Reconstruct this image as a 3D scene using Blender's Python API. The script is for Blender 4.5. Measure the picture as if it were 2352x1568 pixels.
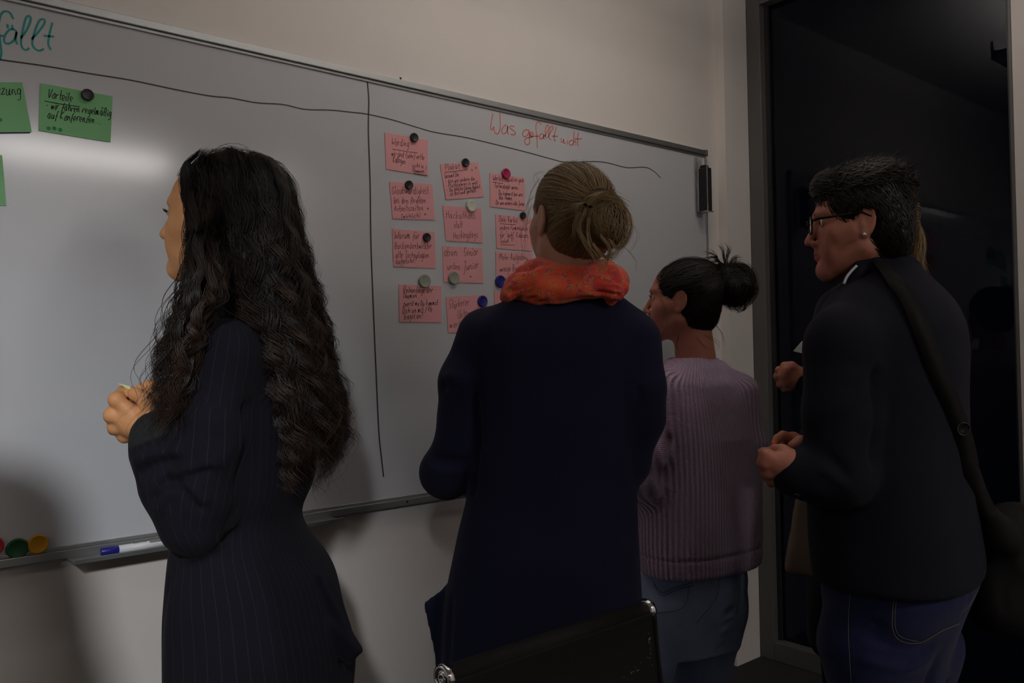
import bpy, math, random
import numpy as np
from mathutils import Vector, Matrix

# ------------------------------------------------------------------ camera
for o in list(bpy.data.objects): bpy.data.objects.remove(o)
scene = bpy.context.scene
F, YAW, PITCH, ROLL = 1900.0, 0.8721, 0.0144, -0.0186
CAM = np.array([0.0, -1.9767, 1.2381])
_f = np.array([math.cos(YAW)*math.cos(PITCH), math.sin(YAW)*math.cos(PITCH), math.sin(PITCH)])
_r = np.array([math.sin(YAW), -math.cos(YAW), 0.0])
_u = np.cross(_r, _f)
R2 = math.cos(ROLL)*_r + math.sin(ROLL)*_u
U2 = -math.sin(ROLL)*_r + math.cos(ROLL)*_u
RH = np.array([math.sin(YAW), -math.cos(YAW), 0.0])      # horizontal right of the view
FH = np.array([math.cos(YAW), math.sin(YAW), 0.0])       # horizontal forward of the view
def ray(px, py): return _f + (px-1176)/F*R2 - (py-784)/F*U2
def P(px, py, Z): return CAM + ray(px, py)*Z             # point at depth Z (metres)
def W(px, py, y=0.0):                                    # point on a plane parallel to the board wall
    d = ray(px, py); return CAM + d*((y-CAM[1])/d[1])
def WX(px, py, x):
    d = ray(px, py); return CAM + d*((x-CAM[0])/d[0])
def MM(Z): return Z/F                                    # metres per pixel at depth Z

cd = bpy.data.cameras.new('camera'); cam = bpy.data.objects.new('camera', cd)
scene.collection.objects.link(cam)
cd.sensor_width = 36; cd.lens = F/2352*36; cd.clip_start = .02; cd.clip_end = 60
m = Matrix([[R2[0], U2[0], -_f[0], CAM[0]], [R2[1], U2[1], -_f[1], CAM[1]], [R2[2], U2[2], -_f[2], CAM[2]], [0,0,0,1]])
cam.matrix_world = m
scene.camera = cam

# ------------------------------------------------------------------ world, exposure
scene.view_settings.view_transform = 'Standard'
scene.view_settings.look = 'None'
scene.view_settings.gamma = 1
scene.view_settings.use_curve_mapping = False
scene.view_settings.exposure = 0.0
world = bpy.data.worlds.new('night'); scene.world = world; world.use_nodes = True
world.node_tree.nodes['Background'].inputs[0].default_value = (.010, .013, .022, 1)
world.node_tree.nodes['Background'].inputs[1].default_value = .12

# the room's lamp and added ones (their housings are built further down)
CEIL = 2.68
KEY_POS, KEY_W = (-1.25, -3.6, 2.46), 300.0          # unseen key lamp; spot form and cone invented to light the board's left
UP_POS, UP_W = (1.62, -.85, 2.42), 13.5             # added unseen uplight, invented for soft light bounced off the ceiling
PANEL_L = 11.0                                        # glow of the louvred ceiling lamps
def lamp(name, kind, loc, watt, col, target, size, **kw):
    l = bpy.data.lights.new(name, kind); l.energy = watt; l.color = col
    if kind == 'AREA': l.shape = 'RECTANGLE'; l.size, l.size_y = size
    else: l.shadow_soft_size = size
    for k, v in kw.items(): setattr(l, k, v)
    o = bpy.data.objects.new(name, l); scene.collection.objects.link(o); o.location = loc
    o.rotation_euler = (Vector(target)-Vector(loc)).to_track_quat('-Z', 'Y').to_euler(); return o
KEY_AIM = (.12, 0, .72)
lamp('added_spot_light', 'SPOT', KEY_POS, KEY_W, (.95, .97, 1.0), KEY_AIM, .11, spot_size=math.radians(34), spot_blend=1.0)
lamp('ceiling_lamp_light', 'AREA', (1.34, -4.05, CEIL-.075), 15.0, (1, .95, .92), (1.34, -3.4, 0), (1.1, .24))
lamp('added_uplight', 'AREA', UP_POS, UP_W, (1, .93, .87), (UP_POS[0], UP_POS[1]+.001, 5), (1.3, .22))

# ------------------------------------------------------------------ helpers
def link(o, parent=None):
    scene.collection.objects.link(o)
    if parent is not None:
        o.parent = parent
        o.matrix_parent_inverse = Matrix.Translation(-Vector(parent.location)) if parent.type == 'EMPTY' else Matrix()   # parts are modelled in world coordinates
    return o
def tag(o, label=None, cat=None, group=None, kind=None):
    if label: o['label'] = label
    if cat: o['category'] = cat
    if group: o['group'] = group
    if kind: o['kind'] = kind
    return o
def thing(name, label, cat, loc=(0,0,0), group=None):
    o = bpy.data.objects.new(name, None); o.location = Vector([float(c) for c in loc]); o.empty_display_size = .05
    scene.collection.objects.link(o); tag(o, label, cat, group); return o
def mesh_obj(name, verts, faces, mat=None, parent=None, smooth=True, attrs=None):
    """verts: (N,3) array, faces: (M,k) array or list"""
    me = bpy.data.meshes.new(name)
    if isinstance(faces, np.ndarray):
        V = np.asarray(verts, dtype=np.float32)
        n, k = faces.shape
        me.vertices.add(len(V)); me.vertices.foreach_set('co', V.ravel())
        me.loops.add(n*k); me.loops.foreach_set('vertex_index', faces.astype(np.int32).ravel())
        me.polygons.add(n); me.polygons.foreach_set('loop_start', np.arange(0, n*k, k, dtype=np.int32))
        me.update(calc_edges=True); me.validate()
    else:
        me.from_pydata([tuple(float(c) for c in v) for v in verts], [], faces); me.update()
    if smooth: me.polygons.foreach_set('use_smooth', [True]*len(me.polygons))
    if attrs:
        for an, av in attrs.items():
            av = np.asarray(av, dtype=np.float32)
            if len(av) != len(me.vertices): continue
            if av.ndim == 1:
                a = me.attributes.new(an, 'FLOAT', 'POINT'); a.data.foreach_set('value', av)
            else:
                a = me.attributes.new(an, 'FLOAT_VECTOR', 'POINT'); a.data.foreach_set('vector', av.ravel())
    if mat: me.materials.append(mat)
    o = bpy.data.objects.new(name, me)
    return link(o, parent)
class MB:
    def __init__(s): s.v = []; s.f = []
    def quadbox(s, A, B, C, D, n):      # quad ABCD extruded by vector n
        i = len(s.v); n = np.asarray(n)
        for q in (A, B, C, D): s.v.append(np.asarray(q, float))
        for q in (A, B, C, D): s.v.append(np.asarray(q, float)+n)
        for f in ((0,3,2,1), (4,5,6,7), (0,1,5,4), (1,2,6,5), (2,3,7,6), (3,0,4,7)): s.f.append([i+k for k in f])
        return s
    def box(s, x0, x1, y0, y1, z0, z1):
        return s.quadbox((x0,y0,z0), (x1,y0,z0), (x1,y1,z0), (x0,y1,z0), (0,0,z1-z0))
    def lathe(s, c, axis, prof, n=28):   # prof: list (r, h) along axis
        i = len(s.v); a = Vector(axis).normalized(); t = a.orthogonal().normalized(); b = a.cross(t)
        c = Vector([float(q) for q in c])
        for (r, h) in prof:
            for k in range(n):
                an = 2*math.pi*k/n
                s.v.append(np.array(c + a*h + (t*math.cos(an)+b*math.sin(an))*r))
        m_ = len(prof)
        for j in range(m_-1):
            for k in range(n):
                s.f.append([i+j*n+k, i+j*n+(k+1)%n, i+(j+1)*n+(k+1)%n, i+(j+1)*n+k])
        s.f.append([i+k for k in range(n)][::-1]); s.f.append([i+(m_-1)*n+k for k in range(n)])
        return s
    def tube(s, pts, r, n=8, closed=False):
        i = len(s.v); pts = [Vector([float(q) for q in p]) for p in pts]; m_ = len(pts)
        rr = r if isinstance(r, (list, tuple, np.ndarray)) else [r]*m_
        up = None
        for j, p in enumerate(pts):
            d = (pts[min(j+1, m_-1)]-pts[max(j-1, 0)]).normalized()
            if up is None: up = d.orthogonal().normalized()
            up = (up - d*up.dot(d)).normalized(); b = d.cross(up)
            for k in range(n):
                an = 2*math.pi*k/n
                s.v.append(np.array(p+(up*math.cos(an)+b*math.sin(an))*rr[j]))
        for j in range(m_-1):
            for k in range(n):
                s.f.append([i+j*n+k, i+j*n+(k+1)%n, i+(j+1)*n+(k+1)%n, i+(j+1)*n+k])
        s.f.append([i+k for k in range(n)][::-1]); s.f.append([i+(m_-1)*n+k for k in range(n)])
        return s
    def build(s, name, mat, parent=None, smooth=False, bevel=0, kind=None):
        o = mesh_obj(name, s.v, s.f, mat, parent, smooth)
        if bevel:
            b = o.modifiers.new('bevel', 'BEVEL'); b.width = bevel; b.segments = 2; b.limit_method = 'ANGLE'
        if kind: o['kind'] = kind
        return o

# ------------------------------------------------------------------ materials
def mat(name, col, rough=.6, metal=0., spec=.5, bump=None, noise=None, trans=0., sheen=0., coat=0., sss=0., alpha=1.):
    m_ = bpy.data.materials.new(name); m_.use_nodes = True; nt = m_.node_tree; b = nt.nodes['Principled BSDF']
    b.inputs['Base Color'].default_value = (*col, 1); b.inputs['Roughness'].default_value = rough
    b.inputs['Metallic'].default_value = metal; b.inputs['Specular IOR Level'].default_value = spec
    b.inputs['Transmission Weight'].default_value = trans
    if sheen: b.inputs['Sheen Weight'].default_value = sheen; b.inputs['Sheen Roughness'].default_value = .5
    if coat: b.inputs['Coat Weight'].default_value = coat; b.inputs['Coat Roughness'].default_value = .12
    if sss:
        b.inputs['Subsurface Weight'].default_value = sss; b.inputs['Subsurface Scale'].default_value = .01
        b.inputs['Subsurface Radius'].default_value = (1., .35, .18)
    tc = nt.nodes.new('ShaderNodeTexCoord')
    if noise:                                   # (scale, amount): gentle colour mottling
        n = nt.nodes.new('ShaderNodeTexNoise'); n.inputs['Scale'].default_value = noise[0]; n.inputs['Detail'].default_value = 5
        nt.links.new(tc.outputs['Object'], n.inputs['Vector'])
        mx = nt.nodes.new('ShaderNodeMix'); mx.data_type = 'RGBA'
        mx.inputs[6].default_value = (*[c*(1-noise[1]) for c in col], 1); mx.inputs[7].default_value = (*[min(1, c*(1+noise[1])) for c in col], 1)
        nt.links.new(n.outputs['Fac'], mx.inputs[0]); nt.links.new(mx.outputs[2], b.inputs['Base Color'])
    if bump:                                    # (scale, strength)
        n2 = nt.nodes.new('ShaderNodeTexNoise'); n2.inputs['Scale'].default_value = bump[0]; n2.inputs['Detail'].default_value = 6
        nt.links.new(tc.outputs['Object'], n2.inputs['Vector'])
        bp = nt.nodes.new('ShaderNodeBump'); bp.inputs['Strength'].default_value = bump[1]; bp.inputs['Distance'].default_value = .004
        nt.links.new(n2.outputs['Fac'], bp.inputs['Height']); nt.links.new(bp.outputs[0], b.inputs['Normal'])
    return m_
def emis(name, col, strength):
    m_ = bpy.data.materials.new(name); m_.use_nodes = True; b = m_.node_tree.nodes['Principled BSDF']
    b.inputs['Base Color'].default_value = (*col, 1)
    b.inputs['Emission Color'].default_value = (*col, 1); b.inputs['Emission Strength'].default_value = strength
    return m_
M = {}
M['wall'] = mat('wall_paint', (.70, .655, .62), .85, bump=(420, .12), noise=(2.0, .02))
M['ceiling'] = mat('ceiling_paint', (.72, .70, .68), .9)
M['floor'] = mat('dark_carpet', (.022, .021, .022), .95, bump=(900, .6), noise=(500, .35))
M['board'] = mat('whiteboard_enamel', (.54, .55, .575), .13, spec=.55, noise=(1.3, .012))
M['alu'] = mat('brushed_aluminium', (.42, .43, .43), .38, metal=.85, bump=(60, .05))
M['frame_grey'] = mat('grey_window_frame', (.115, .11, .105), .5, metal=.1)
M['glass'] = mat('window_glass', (.30, .33, .42), .0, trans=1., spec=.5); M['glass'].node_tree.nodes['Principled BSDF'].inputs['IOR'].default_value = 1.27
M['chrome'] = mat('chrome', (.85, .85, .86), .08, metal=1.)
M['clear'] = mat('clear_plastic', (.92, .92, .9), .08, trans=.92)
M['black'] = mat('black_felt', (.012, .012, .013), .8)
M['screw'] = mat('dark_screw', (.02, .02, .02), .5)
M['green_card'] = mat('green_card', (.21, .49, .22), .85, noise=(30, .05))
M['pink_card'] = mat('pink_card', (.76, .35, .36), .85, noise=(30, .05))
M['violet_card'] = mat('violet_card', (.10, .09, .22), .85)
M['ink'] = mat('black_ink', (.012, .010, .012), .7)
M['ink_brown'] = mat('dark_red_ink', (.10, .022, .03), .7)
M['ink_red'] = mat('red_marker', (.62, .17, .15), .7)
M['ink_teal'] = mat('teal_marker', (.03, .30, .27), .7)
M['ink_line'] = mat('black_marker', (.05, .045, .04), .7)
M['dot_green'] = mat('green_dot', (.03, .24, .07), .7)
M['skin'] = mat('skin', (.70, .33, .14), .55, sss=.12, noise=(60, .10), bump=(300, .12))
M['skin_light'] = mat('fair_skin', (.60, .32, .22), .55, sss=.12, noise=(60, .10), bump=(300, .12))
M['skin_red'] = mat('ruddy_skin', (.47, .175, .115), .55, sss=.12, noise=(60, .12), bump=(300, .12))
M['lips'] = mat('lips', (.45, .10, .09), .45, sss=.1)
M['eye'] = mat('eye_white', (.7, .68, .64), .15)
M['iris'] = mat('iris', (.02, .012, .008), .1)
M['chrome'] = mat('chrome', (.85, .85, .86), .08, metal=1.)
M['nail'] = mat('orange_nail_varnish', (.85, .09, .03), .25, coat=.4)
M['paper'] = mat('pale_yellow_paper', (.72, .74, .38), .8)
M['white_cloth'] = mat('white_shirt', (.62, .62, .66), .8)
M['shoe'] = mat('black_leather', (.015, .015, .016), .35)

# more materials, driven by attributes laid out on the cloth ('su' = metres round the body, 'sv' = metres along it)
def attr_nodes(nt, *names):
    r = []
    for n in names:
        a = nt.nodes.new('ShaderNodeAttribute'); a.attribute_name = n; r.append(a.outputs['Fac'])
    return r
def math_node(nt, op, a, b=None, c=None):
    n = nt.nodes.new('ShaderNodeMath'); n.operation = op
    for i, v in enumerate((a, b, c)):
        if v is None: continue
        if isinstance(v, (int, float)): n.inputs[i].default_value = v
        else: nt.links.new(v, n.inputs[i])
    return n.outputs[0]
def mix_col(nt, fac, c0, c1):
    n = nt.nodes.new('ShaderNodeMix'); n.data_type = 'RGBA'
    nt.links.new(fac, n.inputs[0])
    for i, c in ((6, c0), (7, c1)):
        if isinstance(c, tuple): n.inputs[i].default_value = (*c, 1)
        else: nt.links.new(c, n.inputs[i])
    return n.outputs[2]
def cloth(name, col, rough=.9, sheen=.03, weave=1100, bumpk=.14):
    m_ = mat(name, col, rough, spec=.10, sheen=sheen, noise=(14, .14), bump=(weave, bumpk)); return m_
def pinstripe(name, col, line, pitch=.0155, width=.055):
    m_ = cloth(name, col, .9, .02); nt = m_.node_tree; b = nt.nodes['Principled BSDF']
    su, sv = attr_nodes(nt, 'su', 'sv')
    fr = math_node(nt, 'FRACT', math_node(nt, 'DIVIDE', su, pitch))
    st = math_node(nt, 'LESS_THAN', fr, width)
    dots = math_node(nt, 'LESS_THAN', math_node(nt, 'FRACT', math_node(nt, 'DIVIDE', sv, .0042)), .72)
    f = math_node(nt, 'MULTIPLY', st, dots)
    old = b.inputs['Base Color'].links[0].from_socket
    (cu,) = attr_nodes(nt, 'cuff')
    nt.links.new(mix_col(nt, cu, mix_col(nt, f, old, line), (.024, .026, .027)), b.inputs['Base Color']); return m_
def knit(name, col, pitch=.0105, row=.0050):
    m_ = mat(name, col, .9, spec=.15, sheen=.3); nt = m_.node_tree; b = nt.nodes['Principled BSDF']
    su, sv = attr_nodes(nt, 'su', 'sv')
    ph = math_node(nt, 'MULTIPLY', su, 2*math.pi/pitch)
    rib = math_node(nt, 'COSINE', ph)                                   # ribs
    v2 = math_node(nt, 'ADD', math_node(nt, 'MULTIPLY', sv, 2*math.pi/row), math_node(nt, 'MULTIPLY', math_node(nt, 'ABSOLUTE', math_node(nt, 'SINE', math_node(nt, 'MULTIPLY', ph, .5))), 1.3))
    rows = math_node(nt, 'SINE', v2)                                    # chevron stitches
    h = math_node(nt, 'ADD', math_node(nt, 'MULTIPLY', rib, .62), math_node(nt, 'MULTIPLY', rows, .09))
    bp = nt.nodes.new('ShaderNodeBump'); bp.inputs['Strength'].default_value = .9; bp.inputs['Distance'].default_value = .003
    nt.links.new(h, bp.inputs['Height']); nt.links.new(bp.outputs[0], b.inputs['Normal'])
    fac = math_node(nt, 'MULTIPLY_ADD', h, .45, .5)
    nt.links.new(mix_col(nt, fac, tuple(c*.62 for c in col), tuple(min(1, c*1.12) for c in col)), b.inputs['Base Color']); return m_
def denim(name, dark, light):
    m_ = mat(name, dark, .9, spec=.2, sheen=.1, bump=(900, .4)); nt = m_.node_tree; b = nt.nodes['Principled BSDF']
    tc = nt.nodes['Texture Coordinate']
    n = nt.nodes.new('ShaderNodeTexNoise'); n.inputs['Scale'].default_value = 7; n.inputs['Detail'].default_value = 8; n.inputs['Roughness'].default_value = .7
    mp = nt.nodes.new('ShaderNodeMapping'); mp.inputs['Scale'].default_value = (1, 1, .6)
    nt.links.new(tc.outputs['Object'], mp.inputs[0]); nt.links.new(mp.outputs[0], n.inputs['Vector'])
    n2 = nt.nodes.new('ShaderNodeTexNoise'); n2.inputs['Scale'].default_value = 260
    nt.links.new(tc.outputs['Object'], n2.inputs['Vector'])
    f = math_node(nt, 'ADD', math_node(nt, 'MULTIPLY_ADD', n.outputs['Fac'], 1.6, -.55), math_node(nt, 'MULTIPLY_ADD', n2.outputs['Fac'], .5, -.25))
    nt.links.new(mix_col(nt, f, dark, light), b.inputs['Base Color']); return m_
def scarf_material():
    m_ = mat('paisley_scarf', (.72, .08, .03), .7, sheen=.2, bump=(500, .3)); nt = m_.node_tree; b = nt.nodes['Principled BSDF']
    tc = nt.nodes['Texture Coordinate']
    wob = nt.nodes.new('ShaderNodeTexNoise'); wob.inputs['Scale'].default_value = 18
    nt.links.new(tc.outputs['Object'], wob.inputs['Vector'])
    vm = nt.nodes.new('ShaderNodeVectorMath'); vm.operation = 'MULTIPLY_ADD'
    nt.links.new(wob.outputs['Color'], vm.inputs[0]); vm.inputs[1].default_value = (.03, .03, .03); nt.links.new(tc.outputs['Object'], vm.inputs[2])
    def vor(scale, feat='F1'):
        v = nt.nodes.new('ShaderNodeTexVoronoi'); v.inputs['Scale'].default_value = scale; v.feature = feat
        nt.links.new(vm.outputs[0], v.inputs['Vector']); return v
    base_n = nt.nodes.new('ShaderNodeTexNoise'); base_n.inputs['Scale'].default_value = 11; nt.links.new(tc.outputs['Object'], base_n.inputs['Vector'])
    base = mix_col(nt, math_node(nt, 'MULTIPLY_ADD', base_n.outputs['Fac'], 3, -1.0), (.70, .03, .02), (.88, .12, .028))
    v1 = vor(105)                                                       # small blossoms: rings and dots
    ring = math_node(nt, 'LESS_THAN', math_node(nt, 'ABSOLUTE', math_node(nt, 'SUBTRACT', math_node(nt, 'MULTIPLY', v1.outputs['Distance'], 1.), .33)), .07)
    sel = nt.nodes.new('ShaderNodeSeparateColor'); nt.links.new(v1.outputs['Color'], sel.inputs[0])
    c1 = mix_col(nt, math_node(nt, 'MULTIPLY', ring, math_node(nt, 'GREATER_THAN', sel.outputs[0], .35)), base, (.52, .26, .07))
    dot = math_node(nt, 'LESS_THAN', v1.outputs['Distance'], .17)
    c2 = mix_col(nt, math_node(nt, 'MULTIPLY', dot, math_node(nt, 'GREATER_THAN', sel.outputs[1], .5)), c1, (.20, .06, .22))
    v3 = vor(66)
    sel3 = nt.nodes.new('ShaderNodeSeparateColor'); nt.links.new(v3.outputs['Color'], sel3.inputs[0])
    ring3 = math_node(nt, 'LESS_THAN', math_node(nt, 'ABSOLUTE', math_node(nt, 'SUBTRACT', v3.outputs['Distance'], .36)), .045)
    c3 = mix_col(nt, math_node(nt, 'MULTIPLY', ring3, math_node(nt, 'GREATER_THAN', sel3.outputs[0], .4)), c2, (.40, .05, .14))
    v5 = vor(80); s5 = nt.nodes.new('ShaderNodeSeparateColor'); nt.links.new(v5.outputs['Color'], s5.inputs[0])
    fl = math_node(nt, 'MULTIPLY', math_node(nt, 'LESS_THAN', v5.outputs['Distance'], .2), math_node(nt, 'GREATER_THAN', s5.outputs[2], .72))
    c4 = mix_col(nt, fl, c3, (.26, .22, .09))
    nt.links.new(c4, b.inputs['Base Color']); return m_
M['pinstripe'] = pinstripe('navy_pinstripe_wool', (.0105, .0105, .0165), (.032, .030, .034))
M['cuff_lining'] = cloth('grey_cuff_lining', (.030, .032, .034))
M['navy_knit'] = cloth('navy_wool_knit', (.014, .014, .036), .95, .06, 800, .3)
M['blue_cloth'] = cloth('blue_undershirt', (.02, .03, .30))
M['lilac_knit'] = knit('lilac_rib_knit', (.74, .53, .74))
M['blazer'] = cloth('dark_navy_blazer', (.0125, .0125, .020))
M['dark_cloth'] = cloth('black_cloth', (.008, .008, .010))
M['beige_cloth'] = cloth('beige_cloth', (.20, .145, .11), .85)
M['denim_light'] = denim('light_denim', (.30, .38, .62), (.55, .62, .78))
M['denim_dark'] = denim('dark_denim', (.011, .013, .055), (.034, .040, .125))
M['stitch'] = mat('denim_stitching', (.20, .16, .10), .8)
M['stitch_dark'] = mat('dark_stitching', (.10, .13, .24), .8)
M['stitch_blue'] = mat('pale_blue_stitching', (.11, .13, .26), .8)
M['strap'] = cloth('bag_strap', (.014, .013, .013), .6, 0)
M['scarf'] = scarf_material()
def hair_mat(name, dark, light, rough=.46):
    m_ = mat(name, dark, rough, spec=.34); nt = m_.node_tree; b = nt.nodes['Principled BSDF']
    (t,) = attr_nodes(nt, 'tint')
    nt.links.new(mix_col(nt, t, dark, light), b.inputs['Base Color']); b.inputs['Anisotropic'].default_value = .3; return m_
M['hair_black'] = hair_mat('dark_curly_hair', (.006, .0042, .0035), (.060, .030, .017), .56)
M['hair_blond'] = hair_mat('dark_blond_hair', (.12, .072, .032), (.52, .35, .165))
M['hair_dark'] = hair_mat('dark_brown_hair', (.006, .004, .0035), (.028, .015, .010), .56)
M['hair_brown'] = hair_mat('short_brown_hair', (.009, .0055, .004), (.026, .014, .009))
M['hair_fair'] = hair_mat('fair_hair', (.12, .07, .025), (.34, .22, .09))

for k_, d_, l_ in (('hair_black', (.004, .003, .0028), (.014, .008, .006)), ('hair_blond', (.07, .042, .020), (.22, .135, .06)), ('hair_dark', (.004, .003, .003), (.012, .007, .005)),
                   ('hair_brown', (.007, .0045, .003), (.022, .012, .008)), ('hair_fair', (.07, .04, .016), (.18, .11, .05))):
    M[k_+'_base'] = hair_mat(k_+'_base', d_, l_, .8); M[k_+'_base'].node_tree.nodes['Principled BSDF'].inputs['Specular IOR Level'].default_value = .12

# ------------------------------------------------------------------ implicit surfaces
class Field:
    """soft union of simple solids, polygonised as one continuous surface (surface nets)"""
    def __init__(s, h): s.h = h; s.p = []
    def add(s, fn, lo, hi, k=.02, op='u'): s.p.append((fn, np.asarray(lo, float), np.asarray(hi, float), k, op)); return s
    def cap(s, a, b, ra, rb=None, k=.02, op='u'):
        a = np.asarray(a, float); b = np.asarray(b, float); rb = ra if rb is None else rb
        ab = b-a; L2 = max(1e-9, ab@ab); R = max(ra, rb)
        def fn(X, Y, Z):
            px, py, pz = X-a[0], Y-a[1], Z-a[2]
            t = np.clip((px*ab[0]+py*ab[1]+pz*ab[2])/L2, 0, 1)
            return np.sqrt((px-t*ab[0])**2+(py-t*ab[1])**2+(pz-t*ab[2])**2)-(ra+(rb-ra)*t)
        return s.add(fn, np.minimum(a, b)-R, np.maximum(a, b)+R, k, op)
    def chain(s, pts, rs, k=.02):
        for i in range(len(pts)-1): s.cap(pts[i], pts[i+1], rs[i], rs[i+1], k)
        return s
    def ell(s, c, r, rot=None, k=.02, op='u'):
        c = np.asarray(c, float); r = np.asarray(r, float); A = np.eye(3) if rot is None else np.asarray(rot)  # rows: local axes in world
        m_ = r.min()
        def fn(X, Y, Z):
            px, py, pz = X-c[0], Y-c[1], Z-c[2]
            q = [(px*A[i, 0]+py*A[i, 1]+pz*A[i, 2]) for i in range(3)]
            k0 = np.sqrt((q[0]/r[0])**2+(q[1]/r[1])**2+(q[2]/r[2])**2)
            k1 = np.sqrt((q[0]/r[0]**2)**2+(q[1]/r[1]**2)**2+(q[2]/r[2]**2)**2)
            return np.where(k1 > 1e-6, k0*(k0-1)/np.maximum(k1, 1e-6), -m_)
        e = np.sqrt((A**2*(r**2)[:, None]).sum(0))
        return s.add(fn, c-e, c+e, k, op)
    def tri(s, a, b, c, r, k=.01):
        a, b, c = (np.asarray(q, float) for q in (a, b, c))
        ba, cb, ac = b-a, c-b, a-c; n = np.cross(ba, ac); n2 = n@n
        def fn(X, Y, Z):
            def seg(o, d):
                px, py, pz = X-o[0], Y-o[1], Z-o[2]
                t = np.clip((px*d[0]+py*d[1]+pz*d[2])/(d@d), 0, 1)
                return (px-t*d[0])**2+(py-t*d[1])**2+(pz-t*d[2])**2
            def side(o, d):
                q = np.cross(d, n); return q[0]*(X-o[0])+q[1]*(Y-o[1])+q[2]*(Z-o[2])
            s0, s1, s2 = side(a, ba), side(b, cb), side(c, ac)
            ins = ((s0 >= 0) & (s1 >= 0) & (s2 >= 0)) | ((s0 <= 0) & (s1 <= 0) & (s2 <= 0))
            pl = (n[0]*(X-a[0])+n[1]*(Y-a[1])+n[2]*(Z-a[2]))**2/n2
            return np.sqrt(np.where(ins, pl, np.minimum(np.minimum(seg(a, ba), seg(b, cb)), seg(c, ac))))-r
        P3 = np.array([a, b, c]); return s.add(fn, P3.min(0)-r, P3.max(0)+r, k)
    def tower(s, T, k=.02):
        def fn(X, Y, Z):
            z = Z; cx = np.interp(z, T.z, T.cx); cy = np.interp(z, T.z, T.cy); A = np.interp(z, T.z, T.A); B = np.interp(z, T.z, T.B)
            dx, dy = X-cx, Y-cy
            u = dx*T.ax[0]+dy*T.ax[1]; v = dx*T.bx[0]+dy*T.bx[1]
            e = T.n
            rr = (np.abs(u/A)**e+np.abs(v/B)**e)**(1/e)
            d = (rr-1)*np.minimum(A, B)
            return np.maximum(d, np.maximum(z-T.z[-1], T.z[0]-z))
        R = max(T.A.max(), T.B.max())
        return s.add(fn, (T.cx.min()-R, T.cy.min()-R, T.z[0]), (T.cx.max()+R, T.cy.max()+R, T.z[-1]), k)
    def mesh(s, cut_below=None):
        h = s.h; lo = np.min([p[1] for p in s.p if p[4] == 'u'], 0)-3*h; hi = np.max([p[2] for p in s.p if p[4] == 'u'], 0)+3*h
        n = np.ceil((hi-lo)/h).astype(int)+1
        ax = [(lo[i]+h*np.arange(n[i])).astype(np.float32) for i in range(3)]
        D = np.full(n, 1., np.float32)
        for fn, a, b, k, op in s.p:
            pad = max(k*1.2, 3*h)
            i0 = np.maximum(0, np.floor((a-pad-lo)/h).astype(int)); i1 = np.minimum(n, np.ceil((b+pad-lo)/h).astype(int)+1)
            if (i1 <= i0).any(): continue
            sl = tuple(slice(i0[i], i1[i]) for i in range(3))
            X = ax[0][sl[0]][:, None, None]; Y = ax[1][sl[1]][None, :, None]; Z = ax[2][sl[2]][None, None, :]
            d = fn(X, Y, Z).astype(np.float32); old = D[sl]
            if op == 'u':
                hh = np.clip(.5+.5*(old-d)/max(k, 1e-6), 0, 1); D[sl] = old+(d-old)*hh-k*hh*(1-hh)
            else:
                d = -d; hh = np.clip(.5-.5*(old-d)/max(k, 1e-6), 0, 1); D[sl] = old+(d-old)*hh+k*hh*(1-hh)
        S = D < 0
        C = np.zeros(np.array(S.shape)-1, np.int8)
        for a in (0, 1):
            for b in (0, 1):
                for c in (0, 1):
                    C += S[a:S.shape[0]-1+a, b:S.shape[1]-1+b, c:S.shape[2]-1+c]
        act = np.argwhere((C > 0) & (C < 8))
        idx = np.full(C.shape, -1, np.int32); idx[tuple(act.T)] = np.arange(len(act))
        acc = np.zeros((len(act), 3)); cnt = np.zeros(len(act))
        cor = [(a, b, c) for a in (0, 1) for b in (0, 1) for c in (0, 1)]
        vals = {c: D[tuple((act+np.array(c)).T)] for c in cor}
        for c0 in cor:
            for d_ in range(3):
                if c0[d_]: continue
                c1 = list(c0); c1[d_] = 1; c1 = tuple(c1)
                v0, v1 = vals[c0], vals[c1]; mk = (v0 < 0) != (v1 < 0)
                t = np.where(mk, v0/np.where(v0-v1 == 0, 1, v0-v1), 0)
                pt = np.array(c0, float)[None, :].repeat(len(act), 0); pt[:, d_] += t
                acc += pt*mk[:, None]; cnt += mk
        V = lo+h*(act+acc/np.maximum(cnt, 1)[:, None])
        Q = []
        for d_ in range(3):
            e1, e2 = (d_+1) % 3, (d_+2) % 3
            sa = [slice(None)]*3; sb = [slice(None)]*3; sa[d_] = slice(0, -1); sb[d_] = slice(1, None)
            A_, B_ = S[tuple(sa)], S[tuple(sb)]; ed = np.argwhere(A_ != B_)
            ed = ed[(ed[:, e1] > 0) & (ed[:, e2] > 0) & (ed[:, e1] < C.shape[e1]) & (ed[:, e2] < C.shape[e2]) & (ed[:, d_] < C.shape[d_])]
            o1 = np.zeros(3, int); o1[e1] = 1; o2 = np.zeros(3, int); o2[e2] = 1
            q = np.stack([idx[tuple((ed-o1-o2).T)], idx[tuple((ed-o2).T)], idx[tuple(ed.T)], idx[tuple((ed-o1).T)]], 1)
            ins = A_[tuple(ed.T)]
            q[~ins] = q[~ins][:, ::-1]; Q.append(q)
        Q = np.concatenate(Q); Q = Q[(Q >= 0).all(1)]
        # two light smoothing passes
        for _ in range(2):
            ac = np.zeros_like(V); ct = np.zeros(len(V))
            for a in range(4):
                b = (a+1) % 4
                np.add.at(ac, Q[:, a], V[Q[:, b]]); np.add.at(ct, Q[:, a], 1)
                np.add.at(ac, Q[:, b], V[Q[:, a]]); np.add.at(ct, Q[:, b], 1)
            V = V*.5+.5*ac/np.maximum(ct, 1)[:, None]
        return V, Q
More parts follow.
